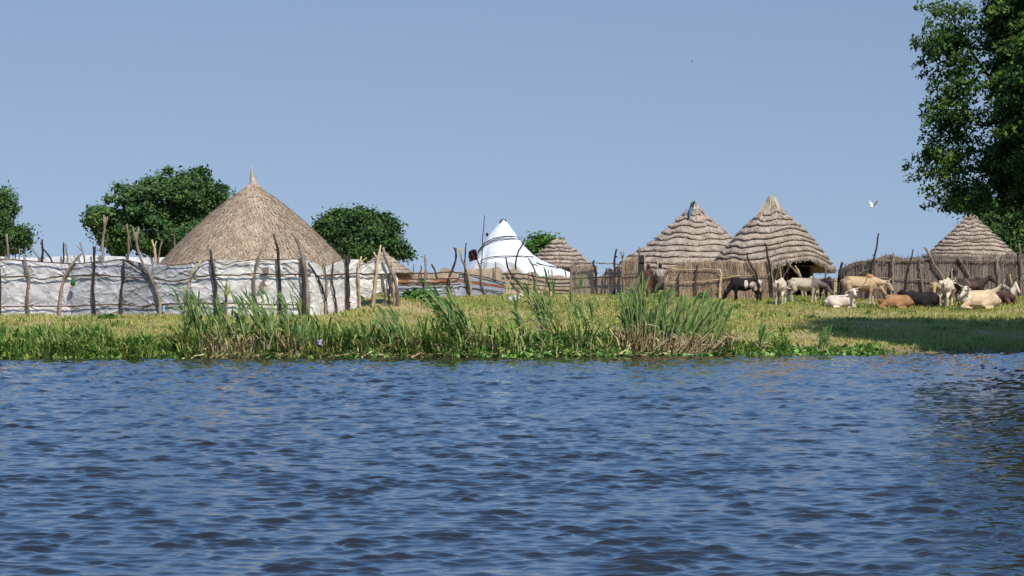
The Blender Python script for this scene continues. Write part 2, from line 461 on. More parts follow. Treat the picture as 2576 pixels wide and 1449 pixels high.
# ------------------------------------------------------------------ small faces in bulk
def leaf_quads(rng, Pts, L, W, bias=None, bw=0.8):
    n = len(Pts)
    nr = rng.normal(size=(n, 3))
    nr /= np.linalg.norm(nr, axis=1, keepdims=True)
    if bias is not None:
        nr = nr + bias * bw
        nr /= np.linalg.norm(nr, axis=1, keepdims=True) + 1e-9
    t = rng.normal(size=(n, 3))
    a = np.cross(nr, t); a /= np.linalg.norm(a, axis=1, keepdims=True) + 1e-9
    b = np.cross(nr, a)
    L = np.broadcast_to(L, (n,))[:, None]; W = np.broadcast_to(W, (n,))[:, None]
    V = np.stack([Pts - a * L, Pts + b * W - a * L * .15, Pts + a * L, Pts - b * W - a * L * .15], 1).reshape(-1, 3)
    Fc = np.arange(n * 4).reshape(n, 4)
    return V, Fc
def blades(rng, Pts, h, w, lean=.5, sway=(0, 0)):
    """bent grass blades of 2 quads-ish (5 verts): returns V, faces(tri)"""
    n = len(Pts)
    az = rng.uniform(0, 2 * math.pi, n)
    d = np.stack([np.cos(az), np.sin(az), np.zeros(n)], 1)
    s = np.stack([-np.sin(az + rng.normal(0, .6, n)), np.cos(az), np.zeros(n)], 1)
    # face the broad side in any direction
    ln = rng.uniform(.1, 1, n)[:, None] * lean
    h = h[:, None]; w = w[:, None]
    up = np.array((0, 0, 1.))
    sw = np.array((sway[0], sway[1], 0.))
    mid = Pts + up * h * .6 + (d * ln * .3 + sw * .4) * h
    tip = Pts + up * h * (1 - ln * .35) + (d * ln + sw) * h
    V = np.stack([Pts - s * w * .5, Pts + s * w * .5, mid + s * w * .42, mid - s * w * .42, tip], 1).reshape(-1, 3)
    b = np.arange(n)[:, None] * 5
    F1 = b + np.array([[0, 1, 2]]); F2 = b + np.array([[0, 2, 3]]); F3 = b + np.array([[3, 2, 4]])
    return V, np.concatenate([F1, F2, F3])

def grass_field():
    rng = np.random.RandomState(21)
    n = 300000
    x = rng.uniform(-24, 27, n); s = rng.uniform(0.8, 36, n) ** 1.0
    y = shore(x) + s
    keep = np.abs(x) < y * .195 + 1.5
    x, y, s = x[keep], y[keep], s[keep]
    px = x / y * F + 1288
    f = fbm(x * .28, y * .28, 9) + .14 * np.clip((s - 12) / 9, -1, 1) * np.clip((px - 700) / 300, 0, 1)
    tall = fbm(x * .8, y * .8, 19)
    isol = f > .53 + rng.normal(0, .05, len(x))
    bald = fbm(x * .30 + 9, y * .55, 33) > .57
    keep = ~(bald & (rng.rand(len(x)) < .75))
    for nm, sel, m, lab in (('dry_grass', ~isol & keep, M['dry_grass'], 'short straw yellow grass over the whole bank slope'),
                            ('olive_grass', isol & keep, M['olive_grass'], 'short olive green grass patches on the bank slope')):
        q = np.stack([x[sel], y[sel], ground(x[sel], y[sel]) - .01], 1)
        h = (.07 + .16 * tall[sel] * rng.uniform(.4, 1.4, sel.sum()))
        V, Fc = blades(rng, q, h, rng.uniform(.02, .045, sel.sum()), .9)
        tag(link_mesh(nm, V, Fc, m), lab, 'grass', kind='stuff')
grass_field()
def turf_weeds():
    rng = np.random.RandomState(52); pts = []; h = []
    for _ in range(210):
        x0 = rng.uniform(-22, 24); s0 = rng.uniform(3, 27); y0 = float(shore(x0)) + s0
        if abs(x0) > y0 * .19 + 1: continue
        n = rng.randint(14, 40); r = rng.uniform(.12, .4)
        q = np.stack([x0 + rng.normal(0, r, n), y0 + rng.normal(0, r * .8, n)], 1)
        pts.append(np.stack([q[:, 0], q[:, 1], ground(q[:, 0], q[:, 1]) - .01], 1)); h.append(rng.uniform(.12, .34, n))
    P_ = np.concatenate(pts); hh = np.concatenate(h)
    V, Fc = blades(rng, P_, hh, rng.uniform(.03, .07, len(hh)), 1.2)
    tag(link_mesh('weed_tufts', V, Fc, M['marsh']), 'scattered darker green weed tufts all over the bank turf', 'weeds', kind='stuff')
turf_weeds()

def marsh_grass():
    rng = np.random.RandomState(5)
    pts = []; hs = []; ws = []
    # (px0, px1, depth of the belt, density, height)
    for a, b, dep, n, h in ((-260, 250, 5.0, 7500, .62), (180, 480, 3.4, 4200, .5), (480, 800, 2.0, 3400, .62), (470, 820, 1.4, 900, 1.25), (770, 1180, 3.6, 7500, .62), (820, 1250, 1.6, 700, 1.2),
                            (1150, 1600, 2.4, 2600, .5), (1250, 1560, 1.4, 450, 1.3), (1560, 1860, 2.4, 3400, .6), (1840, 2010, 2.0, 1400, .38), (2000, 2300, 1.2, 1100, .22), (2300, 2800, 1.2, 300, .2)):
        px = rng.uniform(a, b, n)
        x = (px - 1288) / F * 101
        s = rng.rand(n) ** 1.2 * dep * (.55 + .9 * vn(px * .02, px * 0, 3))
        y = shore(x) + s - .1
        g = ground(x, y)
        pts.append(np.stack([x, y, g - .02], 1))
        hs.append(h * np.clip((s + .25) / .9, .25, 1) * rng.uniform(.45, 1.3, n) * (.45 + 1.1 * vn(px * .05, s * .8, 8)))
        ws.append(rng.uniform(.03, .10, n))
    P_ = np.concatenate(pts); h = np.concatenate(hs); w = np.concatenate(ws)
    V, Fc = blades(rng, P_, h, w, 1.25, (-.12, 0))
    tag(link_mesh('marsh_grass', V, Fc, M['marsh']), 'lush green grass belt along the waterline', 'grass', kind='stuff')
    # tall bleached stalks standing among the green
    rg = np.random.RandomState(15); pts = []; hs = []
    for a, b, n, h in ((480, 800, 900, .8), (820, 1200, 520, .7), (1200, 1560, 420, .75), (1560, 1860, 900, .9)):
        px = rg.uniform(a, b, n); x = (px - 1288) / F * 101; y = shore(x) + rg.uniform(.0, 1.6, n)
        pts.append(np.stack([x, y, ground(x, y) - .02], 1)); hs.append(h * rg.uniform(.4, 1.3, n))
    V, Fc = blades(rg, np.concatenate(pts), np.concatenate(hs), rg.uniform(.025, .05, 2740), 1.0, (-.05, 0))
    tag(link_mesh('bleached_grass', V, Fc, M['litter']), 'tall bleached straw stalks standing among the green waterline grass', 'grass', kind='stuff')
    # broken straw on the waterline
    n = 2000
    px = np.concatenate([rng.uniform(480, 1260, n // 2), rng.uniform(1300, 1850, n // 2)])
    x = (px - 1288) / F * 101
    y = shore(x) + rng.uniform(-.2, 1.3, n)
    q = np.stack([x, y, np.maximum(ground(x, y), 0) + rng.uniform(.01, .12, n)], 1)
    az = rng.uniform(0, 6.28, n)
    d = np.stack([np.cos(az), .5 * np.sin(az), rng.uniform(-.1, .5, n)], 1) * rng.uniform(.12, .42, n)[:, None]
    s_ = np.stack([np.zeros(n), np.zeros(n), np.ones(n)], 1) * .014 + np.stack([-np.sin(az), np.cos(az), np.zeros(n)], 1) * .012
    V = np.stack([q - d - s_, q + d - s_, q + d + s_, q - d + s_], 1).reshape(-1, 3)
    tag(link_mesh('straw_litter', V, np.arange(n * 4).reshape(n, 4), M['litter']), 'broken dry reed straw lying along the waterline', 'straw', kind='stuff')
marsh_grass()

def hyacinth():
    rng = np.random.RandomState(8)
    Vs = []; Fs = []; c = 0
    belts = ((1150, 1330, 2.2, 520, .34), (1300, 1590, 2.6, 1300, .48), (640, 760, .8, 80, .2), (780, 1000, 1.0, 140, .25), (1560, 1800, .9, 260, .24), (1900, 2260, .9, 420, .18), (-200, 470, .7, 160, .16))
    for a, b, dep, n, hh in belts:
        for i in range(n):
            px = rng.uniform(a, b); x = (px - 1288) / F * 101
            y = shore(x) + rng.uniform(-.35, dep)
            g = max(float(ground(x, y)), 0)
            h = g + hh * rng.uniform(.35, 1.2) * float(np.clip((y - float(shore(x)) + .5) / 1.3, .12, 1))
            r = rng.uniform(.05, .095)
            az = rng.uniform(0, 6.28); tl = rng.uniform(.3, 1.2)
            nrm = np.array((math.cos(az) * math.sin(tl), math.sin(az) * math.sin(tl), math.cos(tl)))
            u = np.cross(nrm, (0.1, .2, 1)); u /= np.linalg.norm(u); w = np.cross(nrm, u)
            k = np.arange(7) / 7 * 6.283
            ring = np.array((x, y, h)) + np.outer(np.cos(k) * r, u) + np.outer(np.sin(k) * r * 1.25, w)
            cen = np.array((x, y, h)) - nrm * r * .3
            Vs.append(np.vstack([ring, cen])); Fs += [(c + j, c + (j + 1) % 7, c + 7) for j in range(7)]
            c += 8
            st = np.array([(x - .012, y, g - .05), (x + .012, y, g - .05), (x + .012, y, h - .02), (x - .012, y, h - .02)])
            st[2:, 0] += cen[0] - x
            Vs.append(st); Fs.append((c, c + 1, c + 2, c + 3)); c += 4
    tag(link_mesh('water_hyacinth', np.concatenate(Vs), Fs, M['hyacinth'], smooth=False), 'round leaved water plants floating along the bank edge', 'water plant', kind='stuff')
hyacinth()

# ------------------------------------------------------------------ reed clumps
def reed_clump(label, px, py, n, h, lean, spread, seed, droop=.5, dry=.5, bare=0.0):
    rng = np.random.RandomState(seed)
    Y0 = float(shore(X(px, 101))) + .7
    for _ in range(6):
        # depth at which the ground shows at row py
        Y0 = Y0 + (HOR + (HC - float(ground(X(px, Y0), Y0))) * F / Y0 - py) * .06
        Y0 = max(Y0, float(shore(X(px, Y0))) + .1)
    x0 = X(px, Y0)
    t = thing('reed_clump', label, 'reeds', (x0, Y0, float(ground(x0, Y0))), 'reed clumps along the waterline')
    stem = MB(); leaf = MB(); lit = MB()
    for i in range(n):
        bx = x0 + rng.normal() * spread; by = Y0 + rng.normal() * spread * .8 + .1
        by = max(by, float(shore(bx)) + .05)
        bz = float(ground(bx, by)) - .05
        hh = h * rng.uniform(.55, 1.15) * 1.2
        ln = lean + rng.normal() * .10
        dy = rng.normal() * .10
        ts = np.linspace(0, 1, 6)
        path = np.stack([bx + hh * (ln * ts + .35 * ln * ts ** 3), by + hh * dy * ts, bz + hh * (ts - .18 * abs(ln) * ts ** 2)], 1)
        path[:, 0] += rng.normal(0, .012, 6)
        stem.tube(path, np.linspace(.022, .009, 6), 4)
        nl = int(rng.randint(4, 8) * (1 - bare))
        wind = 1 if lean >= 0 else -1
        for k in range(nl):
            f = rng.uniform(.12, .95) ** .8
            p0 = np.array([np.interp(f, ts, path[:, j]) for j in range(3)])
            L = rng.uniform(.55, 1.1) * (1.15 - .45 * f) * (.55 + .25 * h)
            side = wind if rng.rand() < .72 else -wind
            ang = rng.uniform(.06, .34)
            u = np.linspace(0, 1, 8)
            bend = rng.uniform(.05, .55) ** 1.0 * droop * 2.0
            diry = rng.normal() * .18
            lx = side * math.sin(ang) * u + (ln * .6) * u + wind * .30 * bend * u ** 3
            lz = math.cos(ang) * u - bend * .75 * u ** 4
            lp = np.stack([p0[0] + L * lx, p0[1] + L * diry * u, p0[2] + L * lz], 1)
            wd = rng.uniform(.042, .092) * np.array([.5, .85, 1, 1, .95, .8, .5, .04])
            tg = np.gradient(lp, axis=0); tg /= np.linalg.norm(tg, axis=1, keepdims=True) + 1e-9
            tw = rng.uniform(-.7, .7) + np.linspace(0, rng.uniform(-.8, .8), 8)
            base = np.stack([tg[:, 2], 0 * u, -tg[:, 0]], 1)
            sd = base * np.cos(tw)[:, None] + np.array((0, 1., 0)) * np.sin(tw)[:, None]
            V = np.concatenate([lp - sd * wd[:, None] * .5, lp + sd * wd[:, None] * .5])
            leaf.add(V, [(j, j + 1, 9 + j, 8 + j) for j in range(7)])
    for i in range(int(n * 4.5 * dry) + 6):
        bx = x0 + rng.normal() * spread * 1.25; by = max(Y0 + rng.normal() * spread * .7, float(shore(bx)) + .03)
        bz = float(ground(bx, by)) - .03
        hh = h * rng.uniform(.18, .62)
        ln = lean * .8 + rng.normal() * .42
        ts = np.linspace(0, 1, 4)
        path = np.stack([bx + hh * ln * ts, by + hh * rng.normal() * .2 * ts, bz + hh * (ts - .12 * ts ** 2)], 1)
        lit.tube(path, np.linspace(.028, .014, 4), 4)
        if rng.rand() < .5:      # a snapped top hanging down
            e = path[-1]; d = np.array((rng.normal() * .35, rng.normal() * .1, -rng.uniform(.1, .4))) * min(hh, .8)
            lit.tube(np.array([e, e + d * .5 + np.array((.03, 0, .02)), e + d]), np.array([.012, .014, .004]), 3)
    stem.build('stalk_tuft', M['reed_stem'], t, smooth=False)
    if leaf.n: leaf.build('foliage', M['reed_leaf'], t, smooth=False)
    if lit.n: lit.build('dry_stubble', M['litter'], t, smooth=False)
REEDS = [
    ('bushy green reed clump with a tall leaning plume in front of the grey tarp panel', 505, 893, 22, 1.75, -.17, .13, 1, .5, .6),
    ('thin reed clump with yellowed middle below the dark forked post of the white fence', 565, 894, 11, 1.5, -.13, .22, 2, .5, .9),
    ('reed clump of pale broken stalks under the whitest tarp panel', 625, 895, 11, 1.55, -.10, .22, 3, .5, 1.3),
    ('lanky reeds bent over below the brown sackcloth patch of the white fence', 683, 895, 12, 1.75, -.22, .18, 4, .45, 1.0),
    ('reed clump with drooping green tips below the tall straight fence post', 735, 895, 13, 1.5, -.14, .20, 5, .7, 1.0),
    ('small straw coloured reed tuft beside the lilac water flower', 775, 895, 5, 1.1, -.05, .16, 6, .4, 1.6),
    ('short green reeds arching over the waterline below the torn end of the white fence', 1010, 892, 9, 1.25, -.42, .28, 7, .5, .9),
    ('dense reed clump bent far over like a green plume below the broad leaved bush', 1185, 885, 34, 1.75, -.46, .13, 8, .7, .5),
    ('sparse thin reeds with a long bare leaning stalk below the rusty sheet fence', 1318, 880, 5, 1.9, -.26, .16, 9, .7, .8),
    ('tall reed clump with hanging leaves in front of the goats', 1395, 868, 16, 1.8, -.26, .17, 10, .9, .6),
    ('few slender reeds with one drooping head standing alone before the brown matting fence', 1483, 880, 4, 1.95, -.06, .12, 11, 1.2, .7),
    ('tall upright dark green reed clump before the dark door panel', 1594, 890, 24, 2.2, -.02, .15, 12, .5, .6),
    ('tallest broad leaved reed clump in front of the two standing people', 1640, 893, 24, 1.75, .05, .17, 13, .5, .9),
    ('thick reed clump leaning over pale dry stalks below the orange bucket', 1692, 894, 24, 1.65, .20, .19, 14, .4, 1.4),
    ('reed clump fanning outwards below the tan reed fence', 1738, 894, 22, 1.6, .30, .18, 15, .35, 1.2),
    ('outermost reed clump with single dark seed spikes leaning over the bank nearest the black cow', 1780, 893, 9, 1.4, .26, .14, 16, .3, .9),
    ('low reed sprigs on the short grass below the black and white cow', 1915, 889, 7, .8, .1, .05, 17, .5, .5),
    ('small arching sprigs at the edge of the tree shadow nearest the cattle', 2065, 888, 7, .6, .1, .05, 18, .5, .4),
]
for r in REEDS:
    reed_clump(*r)

# flower on the water's edge
fx = X(806, 100.6); fy = float(shore(fx)) + .25
fl = thing('lilac_flower', 'single pale lilac flower spike among the green bank plants', 'flower', (fx, fy, 0))
fm = MB(); fm.tube(np.array([(fx, fy, -.02), (fx + .01, fy, .25), (fx, fy, .5)]), .012, 5); fm.build('flower_stem', M['hyacinth'], fl)
fm = MB()
for k in range(14):
    a = k * 2.4; q = np.array((fx + math.cos(a) * .055, fy + math.sin(a) * .055, .44 + .012 * k))
    fm.ellipsoid(q, (.045, .03, .03), 6, 4)
fm.build('petal', M['petal'], fl)

# ------------------------------------------------------------------ trees
def crown(rng, lobes, ncl, per, clr, leaf, out_bias=.9, flat=.7, inner=.55, tips=(), spray=0):
    lobes = np.array(lobes, float)
    wts = (lobes[:, 3] * lobes[:, 5]); wts /= wts.sum()
    pick = rng.choice(len(lobes), ncl, p=wts)
    d = rng.normal(size=(ncl, 3)); d /= np.linalg.norm(d, axis=1, keepdims=True)
    rr = inner + (1 - inner) * rng.rand(ncl) ** .5
    C = lobes[pick, :3] + d * lobes[pick, 3:6] * rr[:, None]
    if len(tips):
        C = np.concatenate([C, np.array(tips)]); d = np.concatenate([d, np.tile((-.9, 0, .2), (len(tips), 1))])
    n = len(C)
    sc = rng.uniform(.5, 1.5, n) * clr
    idx = np.repeat(np.arange(n), per)
    off = rng.normal(size=(len(idx), 3)) * sc[idx][:, None] * np.array((1, 1, flat)) * .6
    Pt = C[idx] + off
    if spray:
        sd = d * np.array((1, 1, .35)) + rng.normal(size=(n, 3)) * .35 + np.array((0, 0, -.12)); sd /= np.linalg.norm(sd, axis=1, keepdims=True)
        u = rng.uniform(-.45, 1, len(idx))
        thin = (.05 + .16 * (1 - np.abs(u)))[:, None]
        Pt = C[idx] + sd[idx] * (u * spray * sc[idx] / clr)[:, None] + np.array((0, 0, -.22)) * (np.maximum(u, 0) ** 2)[:, None] * spray + rng.normal(size=(len(idx), 3)) * thin
    bias = d[idx] * out_bias + np.array((0, 0, .6))
    L = leaf * rng.uniform(.6, 1.35, len(idx))
    V, Fc = leaf_quads(rng, Pt, L, L * .5, bias, .8)
    return V, Fc, C
def tree(label, name, px, Y, lobes_px, ncl, per, clr, leaf, m, seed, trunk=.16, base_y=None, depth=.8, group=None, tips=(), flat=.7, cat='tree', spray=0):
    """lobes_px: (px, py, half width px, half height px, dY)"""
    rng = np.random.RandomState(seed)
    bx = X(px, Y); gz = float(ground(bx, Y))
    t = thing(name, label, cat, (bx, Y, gz), group)
    lob = []
    for (a, b, w, h, dy) in lobes_px:
        p = P(a, b, Y)
        lob.append((p[0], Y + dy, p[2], w / F * Y, max(w, h) / F * Y * depth, h / F * Y))
    tp = [tuple(P(a, b, Y) + np.array((0, dy, 0))) for a, b, dy in tips]
    V, Fc, C = crown(rng, lob, ncl, per, clr, leaf, flat=flat, tips=tp, spray=spray)
    low = V[:, 2].min()
    V[:, 2] = np.maximum(V[:, 2], gz + .05)
    link_mesh('crown', V, Fc, m, t)
    tr = MB()
    zc = np.mean([l[2] for l in lob])
    top = np.array((np.mean([l[0] for l in lob]), Y, zc))
    b0 = np.array((bx, Y, gz - .1))
    path = np.array([b0, b0 * .7 + top * .3 + rng.normal(size=3) * .1, b0 * .35 + top * .65 + rng.normal(size=3) * .1, top])
    path[0] = b0
    tr.tube(path, np.array([trunk * 1.25, trunk, trunk * .75, trunk * .4]), 9)
    for c in C[rng.choice(len(C), min(len(C), 34), replace=False)]:
        f = rng.uniform(.35, .9)
        q = b0 * (1 - f) + top * f
        mid = (q + c) / 2 + np.array((0, 0, .15)) + rng.normal(size=3) * .1
        tr.tube(np.array([q, mid, c]), np.array([trunk * .4, trunk * .22, trunk * .06]), 5)
    tr.build('trunk', M['bark'], t)
    return t
tree('bushy tree cut by the picture edge beside the white tarp fence', 'leafy_tree', 5, 150,
     [(-60, 540, 75, 55, 0), (10, 520, 24, 34, 0), (-20, 590, 66, 50, 0), (48, 585, 18, 22, 0), (20, 610, 40, 25, .3)], 150, 190, .36, .10, M['leaf_far'], 31, trunk=.14, flat=.8)
tree('large round dark green tree behind the largest thatched hut', 'leafy_tree', 390, 156,
     [(330, 520, 62, 52, 0), (400, 500, 78, 56, 0), (480, 490, 66, 52, 0), (520, 530, 55, 55, 0), (260, 555, 50, 34, 0), (300, 590, 60, 40, 0), (400, 580, 110, 60, 0),
      (470, 610, 110, 50, 0), (370, 455, 18, 18, 0), (468, 447, 32, 20, 0), (545, 478, 24, 20, 0), (225, 545, 20, 14, 0), (300, 625, 30, 18, 0), (420, 442, 16, 16, 0), (505, 440, 14, 14, 0)], 330, 190, .36, .11, M['leaf_far'], 32, trunk=.22)
tree('broad dark green tree between the largest thatched hut and the gap of sky', 'leafy_tree', 905, 162,
     [(900, 590, 85, 52, 0), (850, 570, 48, 34, 0), (940, 575, 50, 36, 0), (975, 620, 40, 40, 0), (830, 600, 52, 44, 0), (900, 640, 105, 38, 0), (890, 548, 48, 20, 0), (1008, 636, 20, 16, 0)], 250, 200, .37, .11, M['leaf_dark'], 33, trunk=.22)
tree('small bright green bush top showing between the white tent hut and a thatched roof', 'leafy_bush', 1368, 185,
     [(1358, 615, 24, 24, 0), (1385, 625, 26, 26, 0), (1340, 635, 18, 18, 0), (1365, 660, 34, 30, 0)], 130, 60, .42, .13, M['leaf_bright'], 34, trunk=.1)
tree('greyish green tree far behind the thatched hut at the picture edge', 'leafy_tree', 2600, 165,
     [(2500, 580, 40, 36, 0), (2545, 610, 50, 46, 0), (2560, 550, 80, 60, 0), (2640, 520, 100, 100, 0), (2530, 600, 55, 45, 0), (2600, 640, 90, 50, 0), (2470, 530, 26, 26, 0), (2500, 555, 40, 34, 0)], 300, 200, .45, .12, M['leaf_far'], 35, trunk=.25)

def big_tree():
    Y = 104.5
    lob = [(2540, 60, 100, 85, 0), (2485, 10, 60, 50, -.5), (2600, 150, 110, 110, -1), (2510, 225, 65, 50, -1), (2505, 310, 70, 46, 0), (2600, 320, 110, 110, 0),
           (2470, 395, 70, 32, -.5), (2520, 425, 75, 46, 0), (2590, 440, 90, 70, .5), (2465, 445, 45, 28, .5),
           (2720, 80, 220, 240, 0), (2760, 380, 240, 210, 0), (2660, -160, 240, 200, 0), (2900, 0, 260, 260, 1.5), (2980, 300, 260, 240, 0), (2860, -250, 260, 200, 0), (2700, 250, 200, 220, -2.5), (2750, 200, 200, 240, 2), (2690, 420, 150, 100, -2), (2690, 410, 160, 100, 1.5), (2850, 500, 180, 90, 0)]
    lob.append((2610, 120, 80, 120, 0)); lob.append((2600, 260, 70, 90, 0)); lob.append((2570, 380, 70, 60, 0))
    lob = [(a + (60 if a < 2695 else 0), b, c, d, e) for a, b, c, d, e in lob]
    tips = []
    rng = np.random.RandomState(2)
    for (x0, y0, x1, y1) in ((2400, 40, 2332, 18), (2400, 75, 2318, 98), (2400, 110, 2326, 108), (2400, 150, 2338, 135), (2410, 180, 2350, 178), (2440, 130, 2356, 62),
                             (2400, 250, 2345, 245), (2400, 300, 2338, 283), (2410, 345, 2350, 330), (2400, 390, 2302, 388), (2390, 395, 2322, 382), (2400, 430, 2318, 428),
                             (2420, 470, 2350, 462), (2430, 480, 2368, 512), (2420, 490, 2390, 515), (2460, 480, 2420, 520), (2430, 290, 2352, 300), (2420, 220, 2362, 212)):
        for f in np.linspace(0, 1, 6):
            for _ in range(1):
                tips.append((x0 + 30 + (x1 + 28 - x0 - 30) * f + rng.normal() * 3, y0 + (y1 - y0) * f + rng.normal() * 4, rng.normal() * .5))
    t = tree('huge dark feathery tree overhanging the bank and throwing the broad shadow', 'spreading_tree', 2860, Y, lob, 5000, 130, .46, .088, M['leaf_big'], 41, trunk=.45, depth=.8, tips=tips, flat=.55, spray=.75)
big_tree()

# broad leaved bushes by the fence
def leafy_plant(label, px, Y, wpx, hpx, n, seed):
    rng = np.random.RandomState(seed)
    x0 = X(px, Y); g = float(ground(x0, Y)); k = Y / F
    t = thing('leafy_plant', label, 'bush', (x0, Y, g), 'broad leaved bushes by the fences')
    d = rng.normal(size=(n, 3)); d /= np.linalg.norm(d, axis=1, keepdims=True); d[:, 2] = np.abs(d[:, 2])
    Pt = np.array((x0, Y, g)) + d * np.array((wpx * k, wpx * k * .7, hpx * k)) * (rng.rand(n, 1) ** .5)
    L = rng.uniform(.07, .15, n)
    V, Fc = leaf_quads(rng, Pt, L, L * .6, d + np.array((0, 0, .5)), .8)
    V[:, 2] = np.maximum(V[:, 2], g)
    link_mesh('foliage', V, Fc, M['leaf_bright'], t)
    st = MB()
    for i in range(12):
        e = Pt[rng.randint(n)]
        st.tube(np.array([(x0 + rng.normal() * .08, Y, g - .05), (np.array((x0, Y, g)) + e) / 2 + (0, 0, .1), e]), .012, 4)
    st.build('stem', M['reed_leaf'], t)
leafy_plant('bright green broad leaved bush growing against the end of the white tarp fence', 882, 119.5, 36, 34, 420, 3)
leafy_plant('bright green broad leaved bush growing in front of the grey metal sheets', 1048, 121.0, 46, 34, 560, 4)
leafy_plant('small green plant tuft on the turf behind the bent reed plume', 1100, 119, 34, 24, 260, 5)
leafy_plant('dull scrubby tuft at the foot of the tan reed fence', 1769, 129.8, 16, 22, 160, 6)
leafy_plant('dark low weed tuft at the foot of the grey tarp panel', 268, 113.5, 26, 12, 200, 7)

# ------------------------------------------------------------------ thatched roofs
def smooth_roof():
    Y = 124.0; cx = 637
    prof = [(465, 12), (475, 21), (487, 38), (500, 57), (525, 90), (550, 119), (575, 147), (600, 172), (625, 197), (650, 220), (668, 236), (680, 243)]
    k = Y / F
    rng = np.random.RandomState(6)
    x0 = X(cx, Y); gz = float(ground(x0, Y))
    t = thing('thatched_hut', 'largest hut, smooth tan conical thatch rising to a thin spike above the white tarp fence', 'hut', (x0, Y, gz), 'round thatched huts')
    na = 180
    a = np.arange(na) / na * 2 * math.pi
    ys = np.linspace(465, 680, 60)
    rp = np.interp(ys, [p[0] for p in prof], [p[1] for p in prof]) * k
    zz = Z(ys, Y)
    RR = rp[:, None] + (fbm(a[None, :] * 9, ys[:, None] * .05, 3) - .5) * .14 + (fbm(a[None, :] * 40, ys[:, None] * .12, 13) - .5) * .06
    RR[:, -1] = RR[:, -1]
    V = np.stack([x0 + RR * np.cos(a), Y + RR * np.sin(a), np.repeat(zz[:, None], na, 1) + (fbm(a[None, :] * 30, ys[:, None] * .3, 23) - .5) * .05], -1).reshape(-1, 3)
    Fc = [(i * na + j, i * na + (j + 1) % na, (i + 1) * na + (j + 1) % na, (i + 1) * na + j) for i in range(59) for j in range(na)]
    # underside
    b = len(V); inner = np.stack([x0 + (rp[-1] - .5) * np.cos(a), Y + (rp[-1] - .5) * np.sin(a), np.full(na, zz[-1] + .12)], -1)
    V = np.concatenate([V, inner])
    Fc += [(59 * na + j, 59 * na + (j + 1) % na, b + (j + 1) % na, b + j) for j in range(na)]
    mb = MB(); mb.add(V, Fc)
    # loose straw lying down the slope
    n = 15000
    yy = 465 + 213 * rng.rand(n) ** .6
    aa = rng.uniform(0, 6.283, n)
    L = rng.uniform(.12, .45, n); w = rng.uniform(.010, .044, n)
    y2 = yy + L / k * .62
    r1 = np.interp(yy, ys, rp) + rng.uniform(.02, .06, n); r2 = np.interp(y2, ys, rp) + rng.uniform(.03, .115, n) + np.maximum(y2 - 680, 0) * k
    da = rng.normal(0, .24, n) * L / np.maximum(r2, .3)
    pt = lambda r, an, y_: np.stack([x0 + r * np.cos(an), Y + r * np.sin(an), Z(y_, Y)], 1)
    hw = w / np.maximum(r1, .3) * .5
    S = np.stack([pt(r1, aa - hw, yy), pt(r1, aa + hw, yy), pt(r2, aa + da + hw * .6, y2), pt(r2, aa + da - hw * .6, y2)], 1).reshape(-1, 3)
    mb.V.append(S); mb.Fc += [tuple(mb.n + 4 * i + j for j in range(4)) for i in range(n)]; mb.n += 4 * n
    rf = mb.build('thatch_roof', M['thatch_tan'], t, smooth=False)
    sp = MB()
    pa = np.array([P(632, 416, Y), P(633, 428, Y), P(635, 445, Y), P(637, 458, Y), P(637, 468, Y), P(637, 482, Y)])
    sp.tube(pa, np.array([1.5, 3, 5.5, 9, 13, 22]) * k, 12, jit=.12, rng=rng)
    sp.build('spike', M['topknot'], rf)
    wl = MB(); wr = 3.35
    V = []
    for z_ in (gz - .05, zz[-1] + .25):
        V += [(x0 + wr * math.cos(q), Y + wr * math.sin(q), z_) for q in a]
    wl.add(V, [(j, (j + 1) % na, na + (j + 1) % na, na + j) for j in range(na)]); wl.build('wall', M['mud_wall'], t)
smooth_roof()

